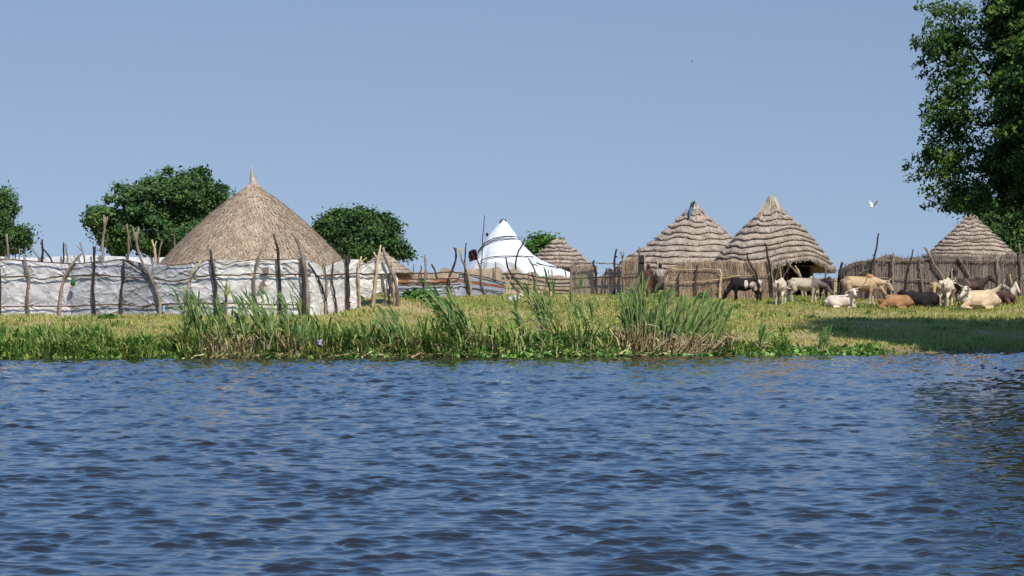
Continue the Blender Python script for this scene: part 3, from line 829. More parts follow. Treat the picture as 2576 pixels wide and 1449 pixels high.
def stepped_hut(label, cx, Y, apex, prof, ntier, arch=None, seed=1, lift=.09, tilt=0.0, top_w=10, top_y=None, top_dx=0, wall_r=.62, m='thatch_grey', fringe=420, door=None):
    """prof: (py, half-width px) from apex to eave; arch: (angle, width, rise m)"""
    rng = np.random.RandomState(seed)
    k = Y / F
    x0 = X(cx, Y); gz = float(ground(x0, Y))
    t = thing('thatched_hut', label, 'hut', (x0, Y, gz), 'round thatched huts')
    py = np.array([p[0] for p in prof], float); pr = np.array([p[1] for p in prof], float) * k
    y0, y1 = py[0], py[-1]
    na = 200
    a = np.arange(na) / na * 2 * math.pi
    ca, sa = np.cos(a), np.sin(a)
    def surf(tt, off):
        """tt (na,) fraction down the slope, off (na,) outward lift"""
        y_ = y0 + (y1 - y0) * tt
        r = np.interp(y_, py, pr)
        z = Z(y_, Y)
        if arch:
            da = (a - arch[0] + math.pi) % (2 * math.pi) - math.pi
            z = z + arch[2] * np.exp(-(da / arch[1]) ** 2) * tt ** 1.5
        z = z + tilt * ca * r
        r = r * (1 + .035 * np.sin(2 * a + seed) + .025 * np.sin(3 * a + 2 * seed))
        return np.stack([x0 + (r + off * .62) * ca, Y + (r + off * .62) * sa, z + off * .78], 1)
    rings = []
    bounds = np.linspace(0, 1, ntier + 1) ** .92
    edges = []
    for i in range(ntier):
        wob = lambda b: np.clip(bounds[b] + (fbm(a * 1.6 / 1.0 + 40 * b, a * 0 + b * 5.1, seed) - .5) * .07 * (0 < b < ntier) + (vn(np.cos(a) * 3 + 9, np.sin(a) * 3 + b * .35, seed + 50) - .5) * .06 * (b > 0), 0, 1)
        ta, tb = wob(i), wob(i + 1)
        rough = lambda s_: .5 + 1.0 * fbm(np.cos(a) * 14 + i * 3, np.sin(a) * 14 + s_, seed + 70)
        rings += [surf(ta, np.full(na, .01)), surf(ta * .75 + tb * .25, lift * .45 * rough(1)), surf(ta * .4 + tb * .6, lift * .8 * rough(2)),
                  surf(ta * .1 + tb * .9, lift * 1.02 * rough(3)), surf(tb, lift * .9 * rough(4) - .02), surf(tb - .012, lift * .1 * rough(5) - .03)]
        edges.append((ta, tb))
    rings.append(surf(np.full(na, 1.0), np.full(na, -.02)) * np.array((1, 1, 1)))
    inn = rings[-1].copy(); inn[:, 0] = x0 + (inn[:, 0] - x0) * .72; inn[:, 1] = Y + (inn[:, 1] - Y) * .72; inn[:, 2] += .35
    rings.append(inn)
    V = np.concatenate(rings); nr = len(rings)
    Fc = [(i * na + j, i * na + (j + 1) % na, (i + 1) * na + (j + 1) % na, (i + 1) * na + j) for i in range(nr - 1) for j in range(na)]
    mb = MB(); mb.add(V, Fc)
    # straw ends along every tier
    for ti, (ta, tb) in enumerate(edges):
        rad = np.interp(y0 + (y1 - y0) * bounds[ti + 1], py, pr)
        n = int(fringe * (.25 + .75 * rad / pr[-1]) * .55) * (5 if ti == ntier - 1 else 1)
        j = rng.randint(0, na, n)
        f1 = rng.uniform(.25, .8, n); ext = rng.uniform(-.01, .02, n) + (.05 * rng.rand(n) if ti == ntier - 1 else 0)
        A1 = surf(ta, np.zeros(na)); 
        S = []
        tA = ta[j] * (1 - f1) + tb[j] * f1; tB = tb[j] + ext
        def sp(tt, off, jj, dj):
            y_ = y0 + (y1 - y0) * tt
            r = np.interp(np.minimum(y_, y1), py, pr); z = Z(y_, Y)
            an = a[jj] + dj
            if arch:
                da = (an - arch[0] + math.pi) % (2 * math.pi) - math.pi
                z = z + arch[2] * np.exp(-(da / arch[1]) ** 2) * np.minimum(tt, 1) ** 1.5
            z = z + tilt * np.cos(an) * r
            r = r * (1 + .035 * np.sin(2 * an + seed) + .025 * np.sin(3 * an + 2 * seed))
            return np.stack([x0 + (r + off * .62) * np.cos(an), Y + (r + off * .62) * np.sin(an), z + off * .78], 1)
        w = rng.uniform(.012, .035, n) / max(rad, .3) * .5
        o1 = lift * rng.uniform(.75, 1.1, n); o2 = lift * rng.uniform(.75, 1.25, n)
        dj = rng.uniform(-.5, .5, n) * 2 * math.pi / na; sk = rng.normal(0, .05, n) / max(rad, .3)
        Q = np.stack([sp(tA, o1, j, dj - w), sp(tA, o1, j, dj + w), sp(tB, o2, j, dj + sk + w), sp(tB, o2, j, dj + sk - w)], 1).reshape(-1, 3)
        mb.V.append(Q); mb.Fc += [tuple(mb.n + 4 * i + q for q in range(4)) for i in range(n)]; mb.n += 4 * n
    rf = mb.build('thatch_roof', M[m], t, smooth=False)
    # topknot: a bundle of straw tied over the tip
    if top_y is not None:
        tk = MB()
        for i in range(60):
            q = rng.uniform(0, 6.283); r0 = rng.uniform(0, .55) * top_w * k
            yb = y0 + rng.uniform(10, 26); rb = np.interp(yb, py, pr) + .05
            top = np.array((x0 + top_dx * k + r0 * math.cos(q), Y + r0 * math.sin(q), Z(top_y + rng.uniform(0, 14), Y)))
            mid = np.array((x0 + top_dx * k * .5 + (.75 * top_w * k) * math.cos(q), Y + (.75 * top_w * k) * math.sin(q), Z((top_y * .5 + yb * .5), Y)))
            bot = np.array((x0 + rb * math.cos(q), Y + rb * math.sin(q), Z(yb, Y)))
            tk.tube(np.array([top, mid, bot]), np.array([.015, .035, .02]) * rng.uniform(.7, 1.4), 4)
        tk.tube(np.array([P(cx + top_dx, top_y + 4, Y), P(cx + top_dx * .5, (top_y + y0) / 2 + 4, Y), P(cx, y0 + 16, Y)]), np.array([.45, .75, 1.1]) * top_w * k, 10, jit=.15, rng=rng)
        tk.build('topknot', M['topknot'], rf, smooth=False)
    # wall
    wr = pr[-1] * wall_r
    ze = Z(y1, Y) + .3
    V = [(x0 + wr * math.cos(q), Y + wr * math.sin(q), z_) for z_ in (gz - .05, ze) for q in a]
    wl = MB(); wl.add(V, [(j, (j + 1) % na, na + (j + 1) % na, na + j) for j in range(na) if not (door and abs((a[j] - door[0] + math.pi) % (2 * math.pi) - math.pi) < door[1])])
    wl.build('wall', M['mud_wall'], t)
    return t, rf
# the hut right of the gateway people, with the blue plastic tip
h4, rf4 = stepped_hut('stepped grey thatch hut with blue plastic strip at its tip, standing behind the gateway', 1747, 146, 515,
            [(522, 7), (540, 24), (560, 48), (580, 70), (600, 92), (620, 118), (640, 148), (655, 172), (668, 184), (692, 204)], 11, seed=3, lift=.115, top_w=11, top_y=509, top_dx=1)
b = MB()
b.tube(np.array([P(1739, 519, 145.55), P(1737, 530, 145.35), P(1734, 545, 145.1)]), np.array([.05, .10, .045]), 6)
b.build('blue_strip', M['blue_plastic'], h4)
b = MB(); b.tube(np.array([P(1747, 508, 145.8), P(1741, 514, 145.6), P(1736, 524, 145.4)]), np.array([.06, .09, .04]), 6)
b.build('black_plastic', M['black_band'], h4)
h5, rf5 = stepped_hut('stepped grey thatch hut with broad blunt topknot, arched over its dark doorway beside the cattle', 1945, 137, 500,
            [(520, 13), (540, 30), (560, 55), (580, 78), (600, 98), (620, 116), (640, 133), (660, 148), (676, 158), (686, 162)], 10, arch=(-1.18, .42, .58), seed=5, lift=.125, door=(-.95, .46), top_w=21, top_y=491, top_dx=-5)
# a ragged tuft beside the topknot and poles tied to the roof
b = MB(); rng = np.random.RandomState(3)
for i in range(16):
    e = P(1910 + rng.uniform(-4, 8), 538 + rng.uniform(-6, 10), 136.6)
    b.tube(np.array([P(1932 + rng.uniform(-6, 6), 512 + rng.uniform(-4, 6), 136.7), e + (.05, 0, .06), e + (rng.normal() * .04, 0, -.12)]), np.array([.02, .035, .012]), 4)
b.build('ragged_tuft', M['topknot'], h5, smooth=False)
h6, rf6 = stepped_hut('small stepped thatch hut behind the grey reed fence below the overhanging tree', 2443, 145, 540,
            [(541, 5), (556, 16), (575, 35), (595, 55), (615, 77), (635, 96), (650, 112)], 11, seed=8, lift=.11, top_w=7, top_y=537, fringe=300)
h3, rf3 = stepped_hut('small stepped thatch roof just behind the white tent hut', 1405, 165, 600,
            [(603, 6), (618, 20), (632, 40), (648, 58), (662, 76), (675, 94)], 7, seed=10, lift=.14, top_w=6, top_y=598, top_dx=-5, fringe=300)
stepped_hut('little dark thatch peak behind the ragged end of the white tarp fence', 965, 141, 634,
            [(634, 3), (645, 14), (660, 36), (675, 60), (688, 78)], 6, seed=12, lift=.06, top_w=5, top_y=629, fringe=260)

# ------------------------------------------------------------------ white tent hut
def tent_hut():
    Y = 150.0; k = Y / F
    tab = [(553, 1264, 1270), (560, 1258, 1276), (575, 1245, 1286), (600, 1224, 1305), (620, 1213, 1318), (640, 1202, 1338), (655, 1193, 1360), (668, 1184, 1388), (680, 1176, 1414), (690, 1170, 1438), (700, 1166, 1450)]
    T = np.array(tab, float)
    def cr(y_):
        l = np.interp(y_, T[:, 0], T[:, 1]); r_ = np.interp(y_, T[:, 0], T[:, 2])
        return (l + r_) / 2, (r_ - l) / 2
    c, _ = cr(690); x0 = X(1290, Y); gz = float(ground(x0, Y))
    t = thing('tent_hut', 'white sheet covered conical hut with dark bands and one side swept out', 'hut', (x0, Y, gz))
    ys = np.concatenate([np.linspace(553, 700, 70), [740]]); na = 140
    a = np.arange(na) / na * 2 * math.pi
    V = []
    for y_ in ys:
        cc, hw = cr(min(y_, 700))
        fold = 1 + (.03 * np.sin(a * 9 + y_ * .02) + .02 * np.sin(a * 17 + 1)) * np.clip((y_ - 600) / 80, 0, 1)
        V.append(np.stack([X(cc, Y) + (hw * k + .035 * abs(math.sin(math.pi * (min(y_, 700) - 553) / 49))) * np.cos(a) * fold, Y + (np.minimum(hw, 90) * k + .035 * abs(math.sin(math.pi * (min(y_, 700) - 553) / 49))) * np.sin(a) * fold, np.full(na, max(float(Z(y_, Y)), gz - .02))], 1))
    V = np.concatenate(V)
    Fc = [(i * na + j, i * na + (j + 1) % na, (i + 1) * na + (j + 1) % na, (i + 1) * na + j) for i in range(len(ys) - 1) for j in range(na)]
    mb = MB(); mb.add(V, Fc); mb.build('white_cover', M['white_sheet'], t)
    def sp(px, py):
        cc, hw = cr(py); u = np.clip((px - cc) / hw, -.999, .999)
        return np.array((X(cc, Y) + (hw * k + .05) * u * 1.02, Y - (min(hw, 90) * k + .07) * math.sqrt(1 - u * u) * 1.03 - .02, Z(py, Y)))
    for pts in ([(1204, 632), (1222, 612), (1241, 601), (1262, 596), (1286, 594.5), (1303, 597)], [(1206, 636), (1223, 617), (1242, 606.5), (1262, 602), (1287, 600.5), (1306, 602)],
                [(1212, 657), (1226, 650), (1241, 646.5), (1262, 645), (1285, 644.5), (1312, 644.5), (1338, 646.5)], [(1346, 660), (1356, 665), (1370, 669), (1390, 671.5), (1408, 674)]):
        bm_ = MB()
        p = np.array([sp(*q) for q in pts])
        s_ = np.linspace(0, len(p) - 1, 26); p = np.stack([np.interp(s_, np.arange(len(p)), p[:, j]) for j in range(3)], 1)
        bm_.tube(p, .024, 5); bm_.build('dark_band', M['black_band'], t)
    bm_ = MB(); bm_.tube(np.array([P(1258, 559, Y - .2), P(1262, 554, Y - .1), P(1267, 552, Y), P(1273, 556, Y - .1)]), .045, 5); bm_.build('tip_cap', M['black_band'], t)
    bm_ = MB(); bm_.ellipsoid(P(1225, 590, Y - .3), (.08, .05, .10), 7, 5); bm_.build('knot', M['black_band'], t)
    # dark cloth hung beside it on a pole
    c = P(1190, 641, 141)
    g = float(ground(c[0], 141))
    cl = thing('hanging_cloth', 'dark maroon cloth hanging on a pole beside the white tent hut', 'cloth', (c[0], 141, c[2] - .3))
    n = 12; uu, vv = np.meshgrid(np.linspace(-1, 1, n), np.linspace(-1, 1, n))
    ww = (.22 + .05 * vn(vv * 2, uu * 0, 5)) * (1 - .25 * np.abs(vv)); k2 = 141 / F
    V = np.stack([c[0] + uu * ww + .10 * -vv * .3, 141 + .05 * np.sin(uu * 6 + vv * 2), c[2] + vv * .26 - .05 * np.abs(uu) + .05 * uu], -1).reshape(-1, 3)
    i = np.arange(n * n).reshape(n, n)
    Fq = np.stack([i[:-1, :-1], i[:-1, 1:], i[1:, 1:], i[1:, :-1]], -1).reshape(-1, 4)
    V2 = V + np.array((0, .05, 0))
    Fq2 = Fq[:, ::-1] + n * n
    link_mesh('cloth_sheet', np.concatenate([V, V2]), np.concatenate([Fq, Fq2]), M['maroon_cloth'], cl, smooth=True)
    return t
tent_hut()

# ------------------------------------------------------------------ fences
def wobble(path, n=14, amp=.015, seed=0):
    path = np.asarray(path, float)
    d = np.concatenate([[0], np.cumsum(np.linalg.norm(np.diff(path, axis=0), axis=1))])
    s = np.linspace(0, d[-1], n)
    q = np.stack([np.interp(s, d, path[:, j]) for j in range(3)], 1)
    for _ in range(1):
        q[1:-1] = q[1:-1] * .5 + (q[:-2] + q[2:]) * .25
    rng = np.random.RandomState(seed)
    q[1:-1] += rng.normal(0, amp, (n - 2, 3))
    return q
_pc = [0]
def post(parent, pts, Y, r=.055, m='pole_grey', fork=None, bury=True, name='post'):
    """pts in picture pixels top to bottom, standing in the plane at distance Y"""
    _pc[0] += 1
    Yf = Y if callable(Y) else (lambda px: Y)
    path = [P(a, b, Yf(a)) for a, b in pts]
    if bury:
        e = path[-1].copy(); g = float(ground(e[0], e[1]))
        if e[2] > g - .02: path.append(np.array((e[0], e[1], g - .12)))
    rng = np.random.RandomState(_pc[0])
    q = wobble(path, 14, .012, _pc[0])
    rr = np.linspace(r * .72, r * 1.08, 14) * rng.uniform(.88, 1.12, 14)
    mb = MB(); mb.tube(q, rr, 7, jit=.12, rng=rng)
    if fork:
        for (a, b) in fork:
            e = P(a, b, Yf(a)); s = q[2]
            mb.tube(np.array([s, (s + e) / 2 + rng.normal(0, .015, 3), e]), np.array([r * .65, r * .55, r * .4]), 6)
    for i in range(2):      # knots and lopped twigs
        j = rng.randint(3, 11); d = rng.normal(size=3) * np.array((1, .3, .6)); d /= np.linalg.norm(d)
        mb.tube(np.array([q[j], q[j] + d * r * 1.2, q[j] + d * r * 2.0]), np.array([r * .5, r * .4, r * .25]), 5)
    return mb.build(name, M[m], parent, origin=None)
def rail(parent, pts, Y, r=.035, m='rail', name='rail'):
    _pc[0] += 1
    Yf = Y if callable(Y) else (lambda px: Y)
    q = wobble([P(a, b, Yf(a)) for a, b in pts], max(12, 5 * len(pts)), .010, _pc[0])
    rng = np.random.RandomState(_pc[0])
    mb = MB(); mb.tube(q, r * rng.uniform(.7, 1.2, len(q)), 6, jit=.1, rng=rng)
    return mb.build(name, M[m], parent)

def tarp_sheet(parent, name, pxs, Yf, topf, botf, colf, wr, seed, ny=130, dens=1.3, ties=(), seams=()):
    """hung plastic sheet from px0 to px1; wr(px) wrinkle strength in metres"""
    n = int((pxs[1] - pxs[0]) / dens)
    px = np.linspace(pxs[0], pxs[1], n)
    Y = np.array([Yf(p) for p in px])
    x = X(px, Y)
    zt = np.array([Z(topf(p), y_) for p, y_ in zip(px, Y)])
    if botf is None:
        zb = ground(x, Y) - .03
    else:
        zb = np.array([Z(botf(p), y_) for p, y_ in zip(px, Y)])
    v = np.linspace(0, 1, ny)
    GX = np.repeat(x[:, None], ny, 1); GY = np.repeat(Y[:, None], ny, 1)
    GZ = zb[:, None] * (1 - v) + zt[:, None] * v
    L = np.concatenate([[0], np.cumsum(np.hypot(np.diff(x), np.diff(Y)))])[:, None] + 0 * GX
    w = np.array([wr(p) for p in px])[:, None]
    warp = fbm(L * 1.2, GZ * 1.2, seed + 3) * 1.6
    def ridge(a_, b_, s_):
        q = np.abs(fbm(a_, b_, s_, 3) - .5) * 2
        return np.maximum(1 - np.minimum(q * 2.4, 1), 0) * .6 + np.maximum(1 - q * 7, 0) * .6
    d = ridge(L * 1.9 + GZ * 1.3 + warp, GZ * 2.2 - L * 1.1, seed) * .8 + ridge(L * 1.6 - GZ * 1.9 + warp, GZ * 1.8 + L * .8, seed + 9) * .8 + ridge(L * .7 + GZ * .6, GZ * 1.6 + warp * .4, seed + 21) * .2
    d += fbm(L * 6, GZ * 7, seed + 5) * .25
    d2 = fbm(L * .8, GZ * .9, seed + 31)
    nx_ = np.gradient(Y)[:, None]; 
    GY = GY - (np.maximum(d, .55) - .55) * w - d2 * .06 + .05
    rt = np.random.RandomState(seed + 77)
    for (tpx, tpy) in ties:
        ty_ = Yf(tpx); ax, az = X(tpx, ty_), Z(tpy, ty_)
        dx_, dz_ = GX - ax, GZ - az
        rr_ = np.hypot(dx_, dz_) + 1e-6; th_ = np.arctan2(dz_, dx_)
        kk = rt.randint(5, 9)
        GY = GY - .042 * np.exp(-rr_ / .6) * np.maximum(np.sin(kk * th_ + rt.uniform(0, 6)), 0) ** 1.5 * np.minimum(rr_ / .12, 1) + .05 * np.exp(-(rr_ / .25) ** 2)
    V = np.stack([GX, GY, GZ], -1)
    col = np.array([colf(p) for p in px])[:, None, :] * np.ones((1, ny, 1))
    for sp_ in seams:
        col = col * (1 - .45 * np.exp(-((px - sp_) / 1.6) ** 2))[:, None, None]
    dirt = fbm(L * 1.8, GZ * 5, seed + 41)[..., None]
    col = col * (1 - .55 * np.clip(dirt - .45, 0, 1) * 2)
    low = np.clip(1 - (GZ - zb[:, None]) / .30, 0, 1)[..., None] * (.35 + .65 * fbm(L * 6, GZ, seed + 43)[..., None])
    col = col * (1 - .4 * low) + np.array((.35, .27, .19)) * .4 * low
    back = V + np.array((0, .015, 0))
    i = np.arange(n * ny).reshape(n, ny)
    Fq = np.stack([i[:-1, :-1], i[1:, :-1], i[1:, 1:], i[:-1, 1:]], -1).reshape(-1, 4)
    VV = np.concatenate([V.reshape(-1, 3), back.reshape(-1, 3)]); CC = np.concatenate([col.reshape(-1, 3)] * 2)
    FF = np.concatenate([Fq, Fq[:, ::-1] + n * ny])
    return link_mesh(name, VV, FF, M['tarp'], parent, smooth=True, col=CC)

def white_fence():
    Y0 = 115.0
    Yf = lambda px: float(np.interp(px, [-400, 790, 868, 1010, 1100], [115, 115, 117.0, 118.2, 119]))
    t = thing('tarp_fence', 'long front fence of dirty white tarps tied to crooked posts, running along the bank', 'fence', (X(400, 115), 115, float(ground(X(400, 115), 115))))
    tops = [(-400, 652), (-100, 648), (0, 650), (60, 655), (130, 662), (185, 663), (237, 658), (310, 651), (370, 664), (420, 667), (470, 664), (510, 657), (533, 651), (560, 654), (600, 655), (640, 653), (700, 652), (755, 650), (790, 658), (806, 671), (825, 668), (868, 652),
            (905, 653), (925, 667), (945, 655), (960, 662), (985, 668), (1000, 700)]
    tx = [a for a, b in tops]; ty = [b for a, b in tops]
    topf = lambda p: float(np.interp(p, tx, ty))
    lil = np.array((.70, .66, .65)); gry = np.array((.40, .40, .41)); wrm = np.array((.80, .77, .70)); wht = np.array((.80, .76, .69))
    def colf(p):
        if p < 180: return lil
        if p < 306: return gry * 1.15
        if p < 372: return gry * .85
        if p < 480: return gry
        if p < 540: return lil * .9
        if p < 800: return wrm
        return wht
    def wr(p):
        return float(np.interp(p, [-400, 150, 210, 300, 480, 540, 640, 800, 900, 1000], [.016, .018, .034, .042, .042, .018, .011, .018, .03, .03]))
    def wr2(p): return wr(p)
    ties = [(x_, y_ + j_) for x_ in (-140, -60, 0, 72, 163, 237, 310, 385, 478, 540, 640, 702, 768) for y_, j_ in ((658, 0), (694, 0), (768, 0))]
    tarp_sheet(t, 'tarp_sheet', (-330, 806), Yf, topf, None, colf, wr2, 1, ties=ties, seams=(-140, 180, 306, 372, 480, 540, 642, 702))
    tarp_sheet(t, 'tarp_sheet', (800, 905), Yf, topf, None, colf, lambda p: .03, 7, ties=[(811, 690), (838, 700), (868, 690), (825, 750)])
    tarp_sheet(t, 'tarp_sheet', (902, 1001), Yf, topf, lambda p: 742 + 8 * math.sin(p * .09), colf, lambda p: .035, 12, ties=[(905, 690), (946, 690), (985, 700), (930, 740), (905, 655)])
    Yp = lambda px: Yf(px) - .16
    post(t, [(-140, 630), (-138, 700), (-141, 792)], Yp); post(t, [(-60, 640), (-55, 700), (-58, 792)], Yp, m='pole_dark')
    post(t, [(-2, 640), (0, 680), (2, 740), (0, 792)], Yp, m='pole_dark', r=.04)
    post(t, [(60, 640), (63, 660), (72, 680), (75, 702), (68, 739), (68, 770), (74, 790)], Yp, r=.06, m='pole_grey')
    post(t, [(205, 638), (187, 658), (163, 691), (159, 713), (152, 744), (150, 792)], Yp, r=.065)
    post(t, [(239, 620), (237, 660), (237, 695), (231, 730), (237, 757), (237, 788)], Yp, r=.06, m='pole_dark')
    post(t, [(310, 651), (312, 695), (305, 735), (305, 761), (305, 790)], Yp, r=.055, m='pole_dark')
    post(t, [(342, 583), (343, 607), (350, 651), (364, 668), (373, 684), (382, 704), (395, 733), (402, 759), (403, 794)], Yp, r=.065, m='pole_grey', fork=[(334, 571), (349, 570)])
    post(t, [(505, 658), (478, 695), (471, 728), (469, 757), (467, 785)], Yp, r=.045, m='pole_pale')
    post(t, [(529, 629), (531, 651), (539, 695), (544, 739), (545, 785)], Yp, r=.075, m='pole_dark')
    post(t, [(574, 690), (571, 716), (570, 788)], Yp, r=.03, m='pole_grey')
    post(t, [(662, 620), (648, 651), (639, 691), (639, 730), (648, 761), (643, 790)], Yp, r=.06, m='pole_grey')
    post(t, [(688, 588), (694, 607), (699, 629), (701, 662), (702, 695), (705, 739), (705, 785)], Yp, r=.065, m='pole_dark')
    post(t, [(736, 584), (746, 602), (755, 619), (764, 653), (769, 690), (773, 717), (775, 785)], Yp, r=.095, m='pole_grey')
    post(t, [(758, 647), (761, 706), (764, 785)], lambda p: Yp(p) - .02, r=.06, m='pole_dark')
    post(t, [(776, 662), (802, 700), (815, 739), (822, 765)], Yp, r=.05, m='pole_dark')
    post(t, [(811, 655), (824, 708), (819, 762)], Yp, r=.05, m='pole_grey')
    post(t, [(838, 660), (834, 710), (845, 757)], Yp, r=.045, m='pole_dark')
    post(t, [(873, 644), (875, 688), (875, 750)], lambda p: Yf(p) - .2, r=.085, m='pole_dark', fork=[(866, 640), (884, 643)])
    post(t, [(909, 645), (899, 681), (902, 712), (905, 752)], Yp, r=.05, m='pole_pale', fork=[(922, 648)])
    post(t, [(956, 630), (952, 648), (946, 686), (946, 719), (939, 754)], Yp, r=.07, m='pole_pale', fork=[(940, 634), (958, 616)])
    post(t, [(964, 622), (968, 648), (986, 686), (998, 719), (1000, 757)], lambda p: Yp(p) - .1, r=.075, m='pole_grey')
    post(t, [(985, 653), (987, 697), (991, 757)], Yp, r=.05, m='pole_pale')
    post(t, [(963, 692), (970, 761)], Yp, r=.045, m='pole_grey'); post(t, [(978, 690), (980, 759)], lambda p: Yp(p) - .05, r=.05, m='pole_dark')
    Yr = lambda px: Yf(px) - .125
    rail(t, [(-330, 698), (-140, 694), (0, 697), (70, 696), (105, 703), (150, 695), (200, 693), (240, 690), (310, 698), (380, 699), (420, 706), (450, 708), (478, 699), (540, 692), (600, 692), (640, 688), (700, 692), (760, 690)], Yr, .030)
    rail(t, [(-330, 770), (0, 772), (70, 770), (150, 771), (237, 768), (305, 764), (350, 772), (400, 766), (480, 762), (545, 764), (600, 762), (650, 767), (700, 764), (765, 768)], Yr, .028)
    rail(t, [(765, 690), (805, 694), (868, 690), (905, 688), (960, 690), (1000, 688)], Yr, .035)
    rail(t, [(-330, 655), (-60, 650), (60, 655), (180, 664), (237, 660), (310, 652)], lambda p: Yf(p) - .16, .022)
    rail(t, [(310, 652), (370, 690)], Yr, .03); rail(t, [(318, 652), (345, 672), (376, 694)], lambda p: Yr(p) - .03, .022)
    rail(t, [(420, 668), (470, 664), (505, 659), (530, 653)], Yr, .02); rail(t, [(535, 652), (560, 668), (600, 657), (640, 654), (757, 651)], Yr, .018)
    rail(t, [(540, 690), (570, 730)], Yr, .018); rail(t, [(727, 700), (760, 748)], Yr, .022); rail(t, [(715, 662), (758, 692)], Yr, .02)
    # sewn patches
    for pts, m in (([(659, 673), (676, 672), (676, 688), (660, 687)], 'patch_brown'), ([(648, 724), (655, 712), (663, 702), (668, 715), (675, 720), (664, 721), (654, 727)], 'patch_brown'), ([(411, 768), (417, 768), (414, 774), (417, 784), (412, 784), (409, 775)], 'patch_blue')):
        q = np.array([P(a, b_, 114.78) for a, b_ in pts]); n = len(q)
        mb = MB(); mb.add(np.concatenate([q, q + (0, .02, 0)]), [tuple(range(n))[::-1], tuple(range(n, 2 * n))] + [(j, (j + 1) % n, n + (j + 1) % n, n + j) for j in range(n)])
        mb.build('patch', M[m], t, smooth=False)
    # green bag hanging on the second post
    c = P(184, 709, 114.62)
    g = thing('green_bag', 'small green cloth bag hanging on the white tarp fence', 'bag', c)
    mb = MB(); mb.tube(np.array([c + (0, 0, .16), c + (.01, 0, .08), c, c + (0, 0, -.09), c + (-.01, 0, -.16)]), np.array([.02, .06, .10, .11, .04]), 9, jit=.15, rng=np.random.RandomState(1))
    mb.build('bag_body', M['green_cloth'], g)
    mb = MB(); mb.tube(np.array([c + (0, 0, .15), c + (.02, .01, .22), c + (-.02, .03, .30)]), .012, 5); mb.build('strap', M['pole_dark'], g)
    c = P(574, 733, 114.6)
    g = thing('hanging_scrap', 'olive yellow cloth scrap tied to a thin post of the white tarp fence', 'cloth', c)
    mb = MB(); mb.tube(np.array([c + (.06, 0, .25), c + (.02, 0, .12), c, c + (-.10, 0, -.12), c + (-.12, 0, -.24)]), np.array([.02, .07, .10, .10, .03]), 7, jit=.3, rng=np.random.RandomState(2))
    mb.build('scrap', M['olive_grass'], g)
white_fence()

def back_white_fence():
    Y = 140.0
    t = thing('tarp_fence', 'bright white fence of sheets showing as a strip behind the long dirty tarp fence', 'fence', (X(200, Y), Y, float(ground(X(200, Y), Y))))
    tarp_sheet(t, 'tarp_sheet', (-260, 440), lambda p: Y, lambda p: 645 + 3 * math.sin(p * .021), None, lambda p: np.array((.92, .92, .91)), lambda p: .012, 23, ny=40, dens=3)
    Yp = Y - .35
    for pts, r, m, fk in (([(16, 588), (19, 610), (22, 650)], .07, 'pole_grey', None), ([(49, 625), (48, 660)], .04, 'pole_grey', None), ([(38, 622), (40, 660)], .04, 'pole_dark', None),
                          ([(106, 602), (107, 622), (105, 660)], .07, 'pole_dark', None), ([(108, 626), (122, 640), (134, 660)], .06, 'pole_dark', None), ([(84, 632), (94, 640), (98, 660)], .05, 'pole_grey', None),
                          ([(160, 610), (160, 660)], .055, 'pole_dark', None), ([(166, 613), (170, 660)], .05, 'pole_grey', None), ([(201, 610), (208, 630), (214, 660)], .05, 'pole_grey', [(192, 617)]),
                          ([(235, 620), (237, 660)], .06, 'pole_dark', None), ([(265, 545), (263, 580), (258, 610), (260, 660)], .075, 'pole_grey', [(261, 540), (271, 545)]),
                          ([(319, 563), (323, 590), (325, 625), (320, 660)], .06, 'pole_grey', [(331, 622)]), ([(382, 603), (389, 625), (391, 660)], .07, 'pole_pale', [(394, 606)]), ([(408, 607), (402, 630), (398, 660)], .05, 'pole_grey', None),
                          ([(437, 588), (441, 610), (442, 660)], .05, 'pole_grey', None), ([(-60, 600), (-58, 660)], .06, 'pole_grey', None), ([(-150, 610), (-148, 660)], .06, 'pole_grey', None)):
        post(t, pts, Yp, r, m, fk)
back_white_fence()

